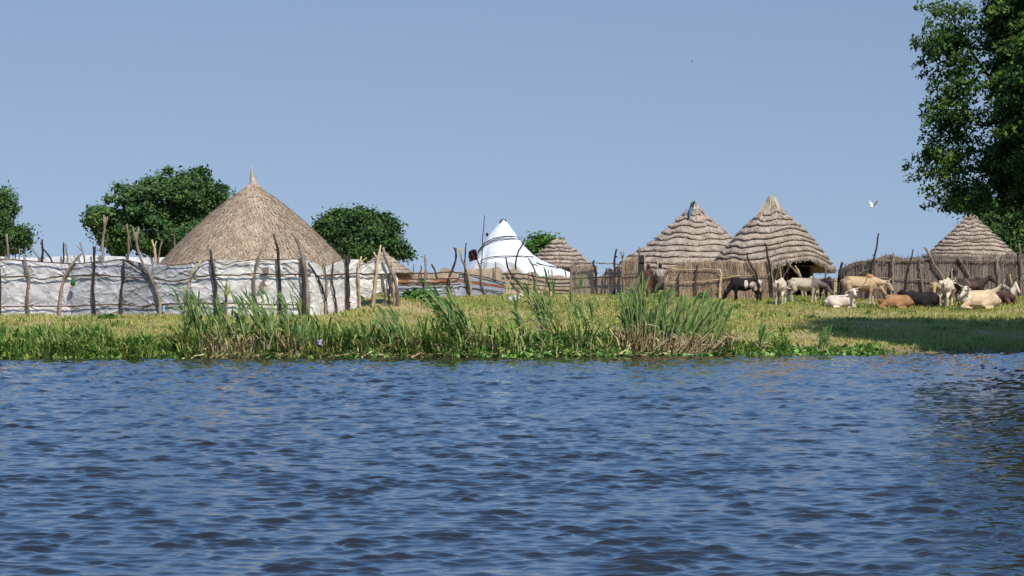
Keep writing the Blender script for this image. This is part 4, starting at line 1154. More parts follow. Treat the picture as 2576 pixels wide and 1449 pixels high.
def reed_panel(parent, pxs, Yf, topf, m, seed, botf=None, dens=.02, sw=.02, jag=.10, tilt=.05, name='reed_panel', thick=.10):
    """fence skin of upright reed stalks over a solid core"""
    rng = np.random.RandomState(seed)
    px = np.linspace(pxs[0], pxs[1], max(8, int((pxs[1] - pxs[0]) / 2.5)))
    Y = np.array([Yf(p) for p in px]); x = X(px, Y)
    zt = np.array([Z(topf(p), y_) for p, y_ in zip(px, Y)]); zb = ground(x, Y) - .05
    n = len(px); ny = 16
    v = np.linspace(0, 1, ny)
    GZ = zb[:, None] * (1 - v) + (zt - .05 + (fbm(x * 5, x * 0, seed) - .5) * jag * 2)[:, None] * v
    L = np.cumsum(np.hypot(np.gradient(x), np.gradient(Y)))
    GY = Y[:, None] + (fbm(L[:, None] * 2 + 0 * GZ, GZ * 1.5, seed + 2) - .5) * .09
    V = np.stack([x[:, None] + 0 * GZ, GY, GZ], -1)
    i = np.arange(n * ny).reshape(n, ny)
    Fq = np.stack([i[:-1, :-1], i[1:, :-1], i[1:, 1:], i[:-1, 1:]], -1).reshape(-1, 4)
    VV = np.concatenate([V.reshape(-1, 3), V.reshape(-1, 3) + np.array((0, thick, 0))])
    tp = [(int(i[j, -1]), int(i[j + 1, -1]), int(i[j + 1, -1]) + n * ny, int(i[j, -1]) + n * ny) for j in range(n - 1)]
    mb = MB(); mb.add(VV, [tuple(f) for f in Fq] + [tuple(f) for f in (Fq[:, ::-1] + n * ny)] + tp)
    length = L[-1]
    cnt = int(length / dens) * 2
    for q in range(cnt):
        f = rng.uniform(0, 1); p = pxs[0] + (pxs[1] - pxs[0]) * f
        y_ = Yf(p); xx = X(p, y_); z0 = float(ground(xx, y_)) - .03; z1 = float(Z(topf(p), y_)) + rng.normal(0, jag) * .6 + (.0 if rng.rand() < .92 else jag * 2)
        a = rng.uniform(0, .45) if rng.rand() < .45 else 0
        b = rng.uniform(.55, 1.0) if rng.rand() < .5 else 1.0
        za, zb_ = z0 + (z1 - z0) * a, z0 + (z1 - z0) * b
        tl = rng.normal(0, tilt)
        w = sw * rng.uniform(.4, 1.1)
        yy = y_ - .03 - rng.uniform(0, .045)
        A = np.array((xx, yy, za)); B = np.array((xx + tl * (zb_ - za), yy - .02, zb_))
        mb.add([A + (-w / 2, 0, 0), A + (0, -w * .4, 0), A + (w / 2, 0, 0), B + (-w / 2, 0, 0), B + (0, -w * .4, 0), B + (w / 2, 0, 0)], [(0, 1, 4, 3), (1, 2, 5, 4), (0, 3, 5, 2)])
    return mb.build(name, M[m], parent, smooth=False)

def lerpf(pts):
    a = [p[0] for p in pts]; b = [p[1] for p in pts]
    return lambda p: float(np.interp(p, a, b))

def metal_fence():
    Yf = lerpf([(980, 131), (1160, 132), (1290, 137)])
    t = thing('metal_sheet_fence', 'fence of rusty and grey corrugated metal sheets on crooked posts beside the white tarps', 'fence', (X(1120, 132), 132, float(ground(X(1120, 132), 132))))
    # horizontal corrugated sheets: (px0, px1, top at px0, top at px1, bottom at px0, px1, rust)
    rows = [(993, 1158, 703, 702, 718, 717, .42), (993, 1070, 717, 718, 733, 733, .04), (1068, 1139, 717, 717, 733, 733, .0), (993, 1069, 732, 732, 752, 752, -.05), (1069, 1138, 732, 732, 751, 750, -.02),
            (1136, 1156, 716, 716, 750, 750, .10), (1155, 1272, 687, 712, 704, 722, .16), (1155, 1274, 701, 719, 709, 725, .50), (1155, 1270, 708, 724, 722, 733, .0), (1155, 1266, 720, 732, 748, 752, -.02)]
    for r_i, (a, b, ta, tb, ba, bb, rust) in enumerate(rows):
        n = int((b - a) / 1.6); ny = 15
        px = np.linspace(a, b, n); Y = np.array([Yf(p) for p in px])
        f = (px - a) / (b - a); v = np.linspace(0, 1, ny)
        top = ta + (tb - ta) * f; bot = ba + (bb - ba) * f
        row = top[:, None] * (1 - v) + bot[:, None] * v
        dent = (fbm(px[:, None] * .06 + 0 * row, row * .05, 60 + r_i) - .5) * .12
        V = np.stack([np.repeat(X(px, Y)[:, None], ny, 1), Y[:, None] + + .006 * np.sin(v * (ny - 1) * math.pi * .5) + dent * .45 - .02 * r_i % .05, Z(row, Y[:, None])], -1).reshape(-1, 3)
        i = np.arange(n * ny).reshape(n, ny)
        Fq = np.stack([i[:-1, :-1], i[:-1, 1:], i[1:, 1:], i[1:, :-1]], -1).reshape(-1, 4)
        VV = np.concatenate([V, V + np.array((0, .012, 0))]); FF = np.concatenate([Fq, Fq[:, ::-1] + n * ny])
        link_mesh('metal_sheet', VV, FF, M['metal'], t, smooth=True, col=np.full((len(VV), 3), rust))
    Yp = lambda p: Yf(p) - .2
    post(t, [(1069, 642), (1072, 681), (1068, 708), (1070, 752)], Yp, .055, 'pole_grey', [(1073, 652)])
    post(t, [(1086, 664), (1092, 674), (1097, 690), (1099, 752)], lambda p: Yf(p) + .3, .05, 'pole_dark')
    post(t, [(1146, 624), (1149, 644), (1141, 675), (1128, 697), (1130, 719), (1138, 750)], Yp, .06, 'pole_dark', [(1141, 622)])
    post(t, [(1130, 697), (1136, 712), (1148, 750)], lambda p: Yp(p) - .05, .04, 'pole_grey')
    post(t, [(1157, 622), (1161, 653), (1170, 670), (1179, 701), (1183, 719), (1186, 748)], lambda p: Yp(p) - .03, .055, 'pole_pale', [(1153, 626)])
    post(t, [(1173, 611), (1170, 664), (1170, 706), (1181, 748)], Yp, .04, 'pole_dark')
    post(t, [(1201, 654), (1209, 674), (1210, 714), (1224, 750)], Yp, .055, 'pole_grey')
    post(t, [(1219, 542), (1214, 612), (1211, 658), (1211, 700), (1212, 748)], lambda p: Yf(p) + .4, .026, 'pole_dark')
    Yr = lambda p: Yf(p) - .14
    rail(t, [(996, 687), (1040, 687), (1080, 688), (1130, 684), (1170, 688)], Yr, .03); rail(t, [(990, 702), (1070, 702), (1150, 701), (1170, 692)], Yr, .035)
    rail(t, [(993, 717), (1070, 718), (1160, 715)], Yr, .03, 'pole_dark'); rail(t, [(993, 732), (1070, 733), (1138, 732)], lambda p: Yr(p) + .02, .02, 'pole_dark')
    rail(t, [(1155, 690), (1210, 694), (1270, 712)], Yr, .03); rail(t, [(1155, 720), (1210, 728), (1272, 735)], Yr, .022, 'pole_dark'); rail(t, [(1155, 747), (1210, 751), (1260, 755)], lambda p: Yr(p) - .05, .022, 'pole_dark')
metal_fence()

def brown_fences():
    # behind the metal sheets
    Y = 142
    t = thing('matting_fence', 'ragged brown matting fence standing behind the rusty metal sheets', 'fence', (X(1140, Y), Y, float(ground(X(1140, Y), Y))))
    reed_panel(t, (985, 1290), lambda p: Y, lerpf([(985, 676), (1010, 680), (1030, 678), (1045, 683), (1058, 676), (1075, 678), (1085, 688), (1100, 683), (1110, 672), (1122, 670), (1135, 678), (1150, 682), (1170, 676), (1190, 672), (1225, 674), (1250, 669), (1258, 672), (1268, 684), (1280, 678), (1290, 672)]), 'mat_brown', 3, jag=.04, dens=.8)
    post(t, [(1041, 664), (1040, 690)], Y - .25, .04, 'pole_grey'); post(t, [(1059, 668), (1060, 690)], Y - .25, .035, 'pole_dark'); post(t, [(1247, 658), (1246, 690)], Y - .25, .04, 'pole_grey')
    # stretch in front of the swept side of the white tent
    Yf = lerpf([(1260, 138.0), (1445, 139)])
    t = thing('matting_fence', 'sunken brown matting fence with dark rails in front of the white tent hut', 'fence', (X(1350, 138), 138, float(ground(X(1350, 138), 138))))
    reed_panel(t, (1262, 1442), Yf, lerpf([(1262, 690), (1275, 682), (1288, 676), (1300, 675), (1315, 688), (1330, 684), (1345, 680), (1358, 692), (1372, 696), (1388, 690), (1405, 689), (1420, 693), (1442, 694)]), 'mat_brown', 4, jag=.04, dens=.8)
    Yp = lambda p: Yf(p) - .22
    post(t, [(1321, 600), (1312, 618), (1303, 633), (1296, 674), (1295, 748)], lambda p: Yf(p) + .3, .05, 'pole_dark')
    post(t, [(1272, 647), (1277, 676), (1294, 702), (1312, 723), (1330, 748)], Yp, .05, 'pole_dark')
    post(t, [(1329, 649), (1338, 665), (1345, 679), (1351, 700), (1349, 720), (1346, 750)], Yp, .05, 'pole_grey', [(1354, 671)])
    post(t, [(1282, 706), (1275, 725), (1270, 752)], Yp, .05, 'pole_pale', [(1284, 700)])
    for a in (1372, 1380, 1388, 1423): post(t, [(a, 678), (a + 1, 700), (a, 740)], lambda p: Yf(p) + .25, .035, 'pole_dark')
    Yr = lambda p: Yf(p) - .16
    rail(t, [(1262, 690), (1300, 688), (1340, 694), (1380, 702), (1440, 703)], Yr, .035, 'pole_dark'); rail(t, [(1262, 713), (1330, 715), (1380, 720), (1440, 722)], Yr, .03, 'pole_dark'); rail(t, [(1360, 729), (1440, 729)], Yr, .025)
    # the block nearer the gateway
    Yf = lerpf([(1430, 137), (1580, 135)])
    t = thing('matting_fence', 'pale brown matting fence in stepped blocks between the white tent hut and the gateway', 'fence', (X(1500, 136), 136, float(ground(X(1500, 136), 136))))
    reed_panel(t, (1434, 1502), Yf, lerpf([(1434, 668), (1445, 665), (1456, 671), (1462, 667), (1490, 664), (1502, 668)]), 'mat_brown', 5, jag=.03, dens=.8)
    reed_panel(t, (1500, 1576), Yf, lerpf([(1500, 695), (1515, 690), (1530, 672), (1545, 678), (1560, 668), (1576, 660)]), 'mat_brown', 6, jag=.04, dens=.8)
    Yp = lambda p: Yf(p) - .22
    post(t, [(1495, 655), (1488, 662), (1499, 677), (1500, 735), (1499, 752)], Yp, .06, 'pole_dark'); post(t, [(1551, 626), (1546, 652), (1547, 672), (1546, 750)], Yp, .06, 'pole_dark', [(1554, 648)])
    post(t, [(1560, 632), (1567, 648), (1567, 678), (1565, 697), (1571, 723), (1572, 752)], Yp, .05, 'pole_grey', [(1569, 632)]); post(t, [(1526, 674), (1522, 705), (1521, 752)], Yp, .04, 'pole_dark'); post(t, [(1439, 664), (1436, 700), (1437, 752)], Yp, .05, 'pole_grey')
    Yr = lambda p: Yf(p) - .2
    rail(t, [(1438, 668), (1455, 664), (1495, 661), (1530, 663), (1565, 665)], Yr, .028, 'pole_grey'); rail(t, [(1436, 702), (1500, 698), (1570, 696)], Yr, .025, 'pole_dark')
brown_fences()

def gateway():
    Y = 132.6
    g = float(ground(X(1612, Y), Y))
    t = thing('gate_door', 'dark upright door panel with a pale edge post standing open at the gateway', 'door', (X(1614, Y), Y, g))
    mb = MB(); a = P(1606, 642, Y); b_ = P(1620, 642, Y)
    mb.box((a[0], Y - .03, g), (b_[0], Y + .03, a[2])); mb.build('door_panel', M['door'], t, smooth=False)
    post(t, [(1622, 640), (1622, 690), (1622, 748)], Y - .03, .035, 'pole_pale', name='edge_post')
    post(t, [(1609, 622), (1609, 640), (1607, 748)], Y + .08, .06, 'pole_grey', name='edge_post')
    rail(t, [(1606, 660), (1621, 660)], Y - .06, .022, 'pole_dark', name='crossbar'); rail(t, [(1606, 712), (1621, 712)], Y - .06, .022, 'pole_dark', name='crossbar')
    # short reed screen beside the door
    t = thing('reed_screen', 'short leaning reed screen between the matting fence and the dark door panel', 'fence', (X(1592, 134), 134, float(ground(X(1592, 134), 134))))
    reed_panel(t, (1568, 1608), lambda p: 134.2, lerpf([(1568, 660), (1590, 645), (1608, 640)]), 'reed_tan', 15, jag=.04)
    rail(t, [(1570, 690), (1607, 688)], 134.0, .025)
gateway()

def tan_fence():
    Yf = lerpf([(1660, 131.2), (1950, 131.2)])
    t = thing('reed_fence', 'sunlit tan reed fence between the gateway people and the hut doorway', 'fence', (X(1800, 131), 131, float(ground(X(1800, 131), 131))))
    reed_panel(t, (1673, 1795), Yf, lerpf([(1673, 690), (1680, 672), (1700, 667), (1715, 662), (1735, 657), (1760, 655), (1780, 652), (1795, 655)]), 'reed_tan', 7, jag=.07, tilt=.22)
    reed_panel(t, (1792, 1940), Yf, lerpf([(1792, 657), (1830, 656), (1870, 660), (1900, 659), (1940, 654)]), 'reed_tan', 8, jag=.06, tilt=.22)
    Yp = lambda p: Yf(p) - .22
    post(t, [(1686, 670), (1680, 680), (1673, 692), (1672, 748)], Yp, .05, 'pole_grey'); post(t, [(1655, 655), (1652, 690), (1655, 748)], lambda p: Yf(p) + 2, .04, 'pole_pale')
    post(t, [(1755, 664), (1750, 693), (1751, 752)], Yp, .045, 'pole_dark'); post(t, [(1707, 688), (1706, 752)], Yp, .05, 'pole_dark')
    post(t, [(1811, 678), (1815, 695), (1811, 727), (1811, 757)], Yp, .07, 'pole_pale')
    post(t, [(1880, 634), (1882, 659), (1895, 676), (1905, 691), (1908, 755)], Yp, .05, 'pole_dark')
    post(t, [(1924, 612), (1931, 642), (1935, 663), (1941, 695), (1945, 755)], Yp, .065, 'pole_dark'); post(t, [(1940, 655), (1943, 695), (1946, 755)], lambda p: Yp(p) - .05, .045, 'pole_grey')
    Yr = lambda p: Yf(p) - .18
    rail(t, [(1676, 674), (1720, 679), (1770, 677), (1810, 678)], Yr, .025, 'pole_pale'); rail(t, [(1676, 710), (1720, 711), (1770, 708), (1810, 702), (1860, 694)], Yr, .025, 'pole_pale'); rail(t, [(1810, 694), (1870, 694), (1940, 692)], Yr, .03, 'pole_grey')
    # props under the doorway arch of the hut
    t = thing('log_prop', 'pale crooked logs leaning under the arched eave of the doorway', 'logs', (X(2000, 133.2), 133.2, float(ground(X(2000, 133.2), 133.2))))
    Yq = 133.0
    post(t, [(1976, 654), (1990, 672), (2004, 686), (2016, 697), (2030, 752)], Yq, .06, 'pole_grey', name='log'); post(t, [(1958, 660), (1965, 690), (1968, 750)], Yq + .2, .05, 'pole_grey', name='log')
    post(t, [(2000, 668), (2012, 690), (2020, 752)], Yq + .1, .07, 'pole_pale', name='log'); post(t, [(2078, 676), (2076, 700), (2074, 752)], Yq, .05, 'pole_grey', name='log')
    post(t, [(1985, 660), (1980, 690), (1985, 752)], Yq + .3, .04, 'pole_dark', name='log')
tan_fence()

def grey_fence():
    Yf = lerpf([(2095, 133), (2135, 131.8), (2200, 131), (2700, 131)])
    t = thing('reed_fence', 'long grey reed fence with crooked white posts behind the resting cattle', 'fence', (X(2350, 131), 131, float(ground(X(2350, 131), 131))))
    top = lerpf([(2108, 690), (2115, 672), (2135, 664), (2158, 657), (2177, 655), (2200, 650), (2218, 643), (2231, 639), (2251, 643), (2270, 648), (2290, 647), (2313, 643), (2338, 638), (2380, 641), (2408, 644), (2460, 642), (2520, 640), (2550, 636), (2576, 638), (2720, 638)])
    reed_panel(t, (2108, 2420), Yf, top, 'reed_grey', 9, jag=.055)
    reed_panel(t, (2418, 2720), Yf, top, 'reed_grey', 10, jag=.05)
    Yp = lambda p: Yf(p) - .22
    post(t, [(2210, 587), (2207, 615), (2200, 647), (2191, 676), (2188, 752)], Yp, .05, 'pole_dark')
    post(t, [(2247, 635), (2245, 676), (2247, 705), (2241, 734), (2242, 755)], Yp, .065, 'pole_grey'); post(t, [(2241, 640), (2239, 680), (2238, 752)], lambda p: Yp(p) + .06, .05, 'pole_dark')
    post(t, [(2297, 627), (2292, 653), (2282, 686), (2278, 726), (2277, 752)], Yp, .04, 'pole_dark'); post(t, [(2313, 643), (2317, 697), (2323, 736), (2324, 752)], Yp, .05, 'pole_grey')
    post(t, [(2325, 621), (2338, 635), (2348, 666), (2360, 681), (2373, 693), (2378, 752)], Yp, .07, 'pole_grey'); post(t, [(2396, 676), (2394, 695), (2394, 752)], Yp, .04, 'pole_pale')
    post(t, [(2408, 643), (2425, 670), (2441, 699), (2445, 752)], Yp, .055, 'pole_grey'); post(t, [(2516, 643), (2509, 655), (2507, 676), (2515, 686), (2511, 705), (2512, 752)], Yp, .055, 'pole_grey', [(2507, 645)])
    post(t, [(2564, 612), (2567, 647), (2569, 686), (2569, 757)], Yp, .055, 'pole_grey', [(2560, 660)]); post(t, [(2650, 620), (2652, 690), (2650, 757)], Yp, .055, 'pole_grey'); post(t, [(2540, 690), (2548, 720), (2552, 757)], Yp, .045, 'pole_pale')
    post(t, [(2119, 660), (2115, 680), (2110, 700), (2110, 752)], Yp, .08, 'pole_dark'); post(t, [(2127, 664), (2124, 690), (2122, 752)], Yp, .05, 'pole_grey')
    Yr = lambda p: Yf(p) - .18
    rail(t, [(2135, 666), (2158, 659), (2195, 655), (2250, 655), (2290, 655), (2340, 652)], Yr, .03, 'pole_grey'); rail(t, [(2340, 652), (2400, 655), (2460, 656), (2515, 655), (2576, 655), (2720, 656)], Yr, .03, 'pole_grey')
    rail(t, [(2190, 700), (2245, 699), (2290, 703), (2320, 704), (2360, 706)], Yr, .028, 'pole_grey'); rail(t, [(2191, 676), (2175, 683), (2158, 690)], Yr, .035, 'pole_grey')
    # dark bundle hung on the fence rail
    c = P(2412, 662, 130.6)
    g = thing('dark_bundle', 'small dark bluish cloth bundle hung on the rail of the grey reed fence', 'cloth', c)
    mb = MB(); mb.tube(np.array([c + (-.12, 0, .10), c + (-.02, 0, .08), c + (.04, 0, -.03), c + (.02, 0, -.16)]), np.array([.04, .09, .10, .03]), 8, jit=.25, rng=np.random.RandomState(4))
    mb.build('bundle_cloth', M['maroon_cloth'], g)
grey_fence()

# ------------------------------------------------------------------ cattle
def remeshed(name, mb, voxel, m, parent, colf=None, smooth_it=3):
    me = bpy.data.meshes.new('tmp')
    me.from_pydata([tuple(v) for v in np.concatenate(mb.V)], [], mb.Fc)
    o = bpy.data.objects.new('tmp', me); COL.objects.link(o)
    r_ = o.modifiers.new('r', 'REMESH'); r_.mode = 'VOXEL'; r_.voxel_size = voxel; r_.use_smooth_shade = True
    s_ = o.modifiers.new('s', 'SMOOTH'); s_.iterations = smooth_it; s_.factor = .5
    dg = bpy.context.evaluated_depsgraph_get()
    ev = o.evaluated_get(dg)
    nm = bpy.data.meshes.new_from_object(ev, depsgraph=dg)
    bpy.data.objects.remove(o); bpy.data.meshes.remove(me)
    nm.name = name
    nm.materials.clear(); nm.materials.append(m)
    n = len(nm.vertices); co = np.zeros(n * 3, np.float32); nm.vertices.foreach_get('co', co); co = co.reshape(-1, 3)
    nm.polygons.foreach_set("use_smooth", np.ones(len(nm.polygons), dtype=bool))
    if colf is not None:
        c4 = np.ones((n, 4), np.float32); c4[:, :3] = colf(co)
        ca = nm.color_attributes.new("Col", 'FLOAT_COLOR', 'POINT'); ca.data.foreach_set('color', c4.ravel())
    ob = bpy.data.objects.new(name, nm); COL.objects.link(ob); ob.parent = parent
    return ob
def local(mb, name, m, parent, smooth=True):
    return link_mesh(name, np.concatenate(mb.V), mb.Fc, m, parent, origin=np.array(parent.get('_org')) * 0, smooth=smooth) if False else _local(mb, name, m, parent, smooth)
def _local(mb, name, m, parent, smooth):
    me = bpy.data.meshes.new(name); me.from_pydata([tuple(v) for v in np.concatenate(mb.V)], [], mb.Fc); me.update()
    if smooth: me.polygons.foreach_set("use_smooth", np.ones(len(me.polygons), dtype=bool))
    me.materials.append(m)
    o = bpy.data.objects.new(name, me); COL.objects.link(o); o.parent = parent
    return o
def unit(v):
    v = np.asarray(v, float); return v / np.linalg.norm(v)

def cow(label, px, Y, heading, colf, lying=False, poll=None, face=None, horn=.28, scale=1.0, horn_m='horn', hump=.11, tailside=0, step=0.0, name='cow', cat='cow', group='cattle resting by the grey fence', horn_up=.7):
    """built facing +x; heading in degrees turns it about z. poll: head top (local), face: nose direction (local)"""
    x0 = X(px, Y); g = float(ground(x0, Y))
    t = thing(name, label, cat, (x0, Y, g), group)
    t.rotation_euler = (0, 0, R(heading)); t.scale = (scale,) * 3
    mb = MB(); C_ = mb.capsule
    if not lying:
        zb = 0.0
        C_((.42, 0, .82), (.05, 0, .79), .24, .27); C_((.05, 0, .79), (-.42, 0, .88), .27, .20); C_((.40, 0, 1.0), (-.48, 0, 1.03), .10, .095)
        for i_ in range(6):
            for s in (1, -1): C_((.30 - .10 * i_, .14 * s, 1.0), (.24 - .10 * i_, .262 * s, .74), .03, .024, 8)
        C_((-.42, .17, 1.03), (-.60, .11, .95), .062, .09); C_((-.42, -.17, 1.03), (-.60, -.11, .95), .062, .09); C_((-.55, 0, .85), (-.66, 0, .92), .2, .09)
        C_((.40, 0, 1.08), (.33, 0, 1.10), hump, hump * .85); C_((.50, 0, .72), (.58, 0, .84), .17, .15)
        for s in (1, -1):
            st = step * s
            C_((.42, .13 * s, .78), (.44 + st * .5, .14 * s, .42), .12, .062); C_((.44 + st * .5, .14 * s, .42), (.43 + st, .14 * s, .10), .052, .042); C_((.43 + st, .14 * s, .10), (.46 + st, .14 * s, .045), .046, .055)
            C_((-.50, .12 * s, .82), (-.42 - st * .4, .15 * s, .60), .19, .12); C_((-.42 - st * .4, .15 * s, .60), (-.62 - st, .14 * s, .42), .11, .06); C_((-.62 - st, .14 * s, .42), (-.58 - st, .14 * s, .10), .052, .044); C_((-.58 - st, .14 * s, .10), (-.55 - st, .14 * s, .045), .046, .056)
        neck0 = np.array((.50, 0, .93)); poll = np.array(poll if poll is not None else (1.02, 0, 1.16)); face = unit(face if face is not None else (.75, 0, -.66))
        tail = [(-.72, 0, .98), (-.78, .02 * tailside, .80), (-.78, .05 * tailside, .60), (-.76, .06 * tailside, .42)]
    else:
        C_((.40, 0, .32), (.0, .02, .31), .26, .30); C_((.0, .02, .31), (-.42, .03, .33), .30, .28); C_((.38, 0, .50), (-.42, .02, .50), .12, .12)
        C_((-.45, .08, .50), (-.56, .10, .42), .12, .11); C_((-.50, 0, .34), (-.64, 0, .30), .22, .13)
        C_((.40, 0, .58), (.33, 0, .60), hump, hump * .85); C_((.48, 0, .30), (.58, 0, .36), .19, .16)
        for s in (1, -1):
            C_((.42, .16 * s, .24), (.66, .20 * s, .10), .12, .07); C_((.66, .20 * s, .09), (.40, .26 * s, .06), .058, .048); C_((.40, .26 * s, .06), (.32, .27 * s, .05), .05, .05)
            C_((-.42, .20 * s, .28), (-.10, .30 * s, .16), .20, .11); C_((-.10, .30 * s, .13), (-.42, .36 * s, .07), .08, .055); C_((-.42, .36 * s, .06), (-.18, .42 * s, .05), .05, .05)
        neck0 = np.array((.48, 0, .45)); poll = np.array(poll if poll is not None else (.92, 0, .84)); face = unit(face if face is not None else (.85, 0, -.5))
        tail = [(-.70, 0, .36), (-.80, .05, .22), (-.78, .12, .06), (-.70, .22, .04)]
    nm_ = neck0 * .5 + poll * .5 + np.array((.02, 0, -.03))
    C_(neck0, nm_, .19, .135); C_(nm_, poll - face * .0 + np.array((-.03, 0, -.02)), .135, .092)
    side = unit(np.cross((0, 0, 1.), face) if abs(face[2]) < .97 else (0, 1, 0)); upv = unit(np.cross(face, side))
    C_(poll, poll + face * .20, .100, .080); C_(poll + face * .20, poll + face * .40, .078, .056); C_(poll + face * .40, poll + face * .44, .060, .050)
    C_(poll + face * .10 - upv * .05, poll + face * .28 - upv * .05, .075, .05)
    for s in (1, -1):
        e0 = poll + face * .03 + side * s * .09
        e1 = e0 + side * s * .15 - upv * .03
        C_(e0, (e0 + e1) / 2, .026, .042); C_((e0 + e1) / 2, e1, .042, .018)
    remeshed('body', mb, .021, M['coat'], t, lambda co: colf(co, poll, face, lying))
    for s in (1, -1):
        if horn > 0:
            h = MB(); b0 = poll + side * s * .06 + upv * .03 - face * .02
            q = np.array([b0, b0 + side * s * horn * .38 + upv * horn * .15, b0 + side * s * horn * .62 + upv * horn * horn_up * .7, b0 + side * s * horn * .52 + upv * horn * (horn_up + .55)])
            sN = np.linspace(0, 3, 10); q = np.stack([np.interp(sN, np.arange(4), q[:, j]) for j in range(3)], 1); q[1:-1] = q[1:-1] * .5 + .25 * (q[2:] + q[:-2])
            h.tube(q, np.linspace(.034, .010, 10), 7); _local(h, 'horn', M[horn_m], t, True)
        e = MB(); e.ellipsoid(poll + face * .15 + side * s * .078 + upv * .025, (.02, .02, .02), 7, 5); _local(e, 'eye', M['eye'], t, True)
    tl = MB(); tq = wobble(np.array(tail), 8, .004, 3); tl.tube(tq, np.array([.035, .03, .026, .022, .02, .03, .04, .012]), 6); _local(tl, 'tail', M['hair_tuft'], t, True)
    return t

def plain(c, muzzle=(.10, .07, .06), belly=None, legs=None, face_c=None, noise=0.3):
    c = np.array(c)
    def f(co, poll, fdir, lying):
        n = len(co); q = fbm(co[:, 0] * 2.5 + 7, co[:, 2] * 2.5 + co[:, 1] * 1.7, 91)
        col = c[None, :] * (1 + noise * (q[:, None] - .5) * 2)
        if belly is not None:
            w = np.clip((.62 - co[:, 2]) / .25, 0, 1)[:, None] * (0 if lying else 1); col = col * (1 - w) + np.array(belly) * w
        if legs is not None and not lying:
            w = np.clip((.55 - co[:, 2]) / .2, 0, 1)[:, None]; col = col * (1 - w) + np.array(legs) * w
        d = (co - poll) @ fdir; near = np.linalg.norm(co - (poll + fdir * .2), axis=1) < .36
        if face_c is not None: col[near & (d > -.06)] = face_c
        col[near & (d > .39)] = muzzle
        if not lying: col[co[:, 2] < .05] = (.06, .05, .04)
        return col
    return f
def patched(base, spots, muzzle=(.08, .06, .05), legs=None):
    """spots: (x, z, rx, rz, side sign or 0, colour)"""
    base = np.array(base)
    def f(co, poll, fdir, lying):
        col = np.tile(base, (len(co), 1))
        wob = (fbm(co[:, 0] * 6, co[:, 2] * 6 + co[:, 1] * 3, 17) - .5) * .55
        for x, z, rx, rz, s, c in spots:
            m_ = ((co[:, 0] - x) / rx) ** 2 + ((co[:, 2] - z) / rz) ** 2 + wob < 1
            if s: m_ &= (co[:, 1] * s > -.02)
            col[m_] = c
        if legs is not None: col[(co[:, 2] < .42) & (not lying)] = legs
        d = (co - poll) @ fdir; near = np.linalg.norm(co - (poll + fdir * .2), axis=1) < .36
        col[near & (d > .39)] = muzzle
        if not lying: col[co[:, 2] < .05] = (.05, .04, .035)
        return col
    return f
CREAM = (.62, .50, .35); WHITE = (.72, .66, .56); TAN = (.56, .36, .19); RUST = (.39, .215, .10); BLACK = (.018, .015, .014); GREYB = (.40, .34, .26); DKBR = (.07, .045, .035)
# grazing black cow: seen from its left flank, head down towards the reeds
cow('black cow with two pale flank patches and white rump, grazing by the tan reed fence', 1876, 127.2, 180,
    patched(BLACK, [(.0, .84, .085, .19, 1, (.58, .52, .40)), (-.30, .80, .15, .16, 1, (.52, .46, .34)), (-.38, .66, .12, .14, 1, (.52, .46, .34)), (-.68, 1.0, .14, .17, 0, (.60, .54, .42)), (-.70, .78, .09, .20, 0, (.50, .44, .34))]), poll=(.88, .04, .50), face=(.35, .0, -.93), horn=.12, horn_m='horn_dark', hump=.08, scale=.98, step=.06, group='cattle standing by the huts')
cow('white cow seen from behind beside the post of the hut doorway', 1964, 125.6, 78,
    patched((.66, .56, .42), [(.25, .62, .4, .3, 0, (.35, .27, .20))]), poll=(.95, -.1, .75), face=(.6, 0, -.8), horn=.15, scale=1.0, tailside=1, group='cattle standing by the huts')
cow('pale grey beige cow standing side on under the arched hut eave, head lowered', 2022, 127.6, -8,
    patched((.50, .43, .32), [(.62, .95, .28, .35, 0, (.20, .17, .145)), (1.0, .8, .35, .4, 0, (.16, .14, .12))]), poll=(.98, .02, .78), face=(.6, .1, -.8), horn=.10, horn_m='horn_dark', scale=1.0, step=.08, group='cattle standing by the huts')
cow('dark brown cow in the hut shade with a pale ear, facing the river', 2080, 130.2, -80, patched(DKBR, [(.9, 1.05, .12, .1, 0, (.12, .09, .08))]), poll=(.80, .0, 1.0), face=(.6, 0, -.8), horn=.12, horn_m='horn_dark', scale=.94, group='cattle standing by the huts')
cow('tan humped bull standing side on behind the resting white longhorn', 2163, 126.6, -6,
    patched((.56, .40, .23), [(-.55, .85, .28, .30, 0, (.46, .35, .20)), (.38, 1.18, .16, .13, 0, (.46, .25, .12)), (.0, .5, .5, .12, 0, (.36, .22, .14))], legs=(.50, .42, .30)), poll=(1.04, -.02, .88), face=(.55, -.1, -.83), horn=.16, hump=.14, scale=1.13, step=.07, group='cattle standing by the huts')
cow('white longhorn cow lying with its head and tall horns turned to the river', 2113, 124.4, 12, plain((.68, .56, .47), muzzle=(.34, .17, .14), face_c=(.72, .63, .54)), lying=True, poll=(.54, -.36, .86), face=(.02, -.75, -.66), horn=.72, horn_up=.95, hump=.08, scale=.92)
cow('rusty brown cow lying with its neck turned back over the grass', 2252, 124.5, 176, plain(RUST, muzzle=(.30, .19, .12), face_c=(.40, .27, .15), noise=.3), lying=True, poll=(.62, .10, .92), face=(-.55, .45, -.70), horn=.22, hump=.06, scale=1.02)
cow('black cow lying flat on the grass behind the rusty brown one', 2318, 126.0, 172, plain((.022, .017, .017)), lying=True, poll=(.78, -.22, .62), face=(.5, -.6, -.6), horn=.0, hump=.10, scale=1.1)
cow('small tan calf facing the river beside the white standing cow', 2352, 127.8, -100, plain((.46, .31, .16), legs=(.36, .27, .17)), poll=(.72, .0, .90), face=(.5, 0, -.86), horn=.0, scale=.92, hump=.05, group='cattle standing by the huts')
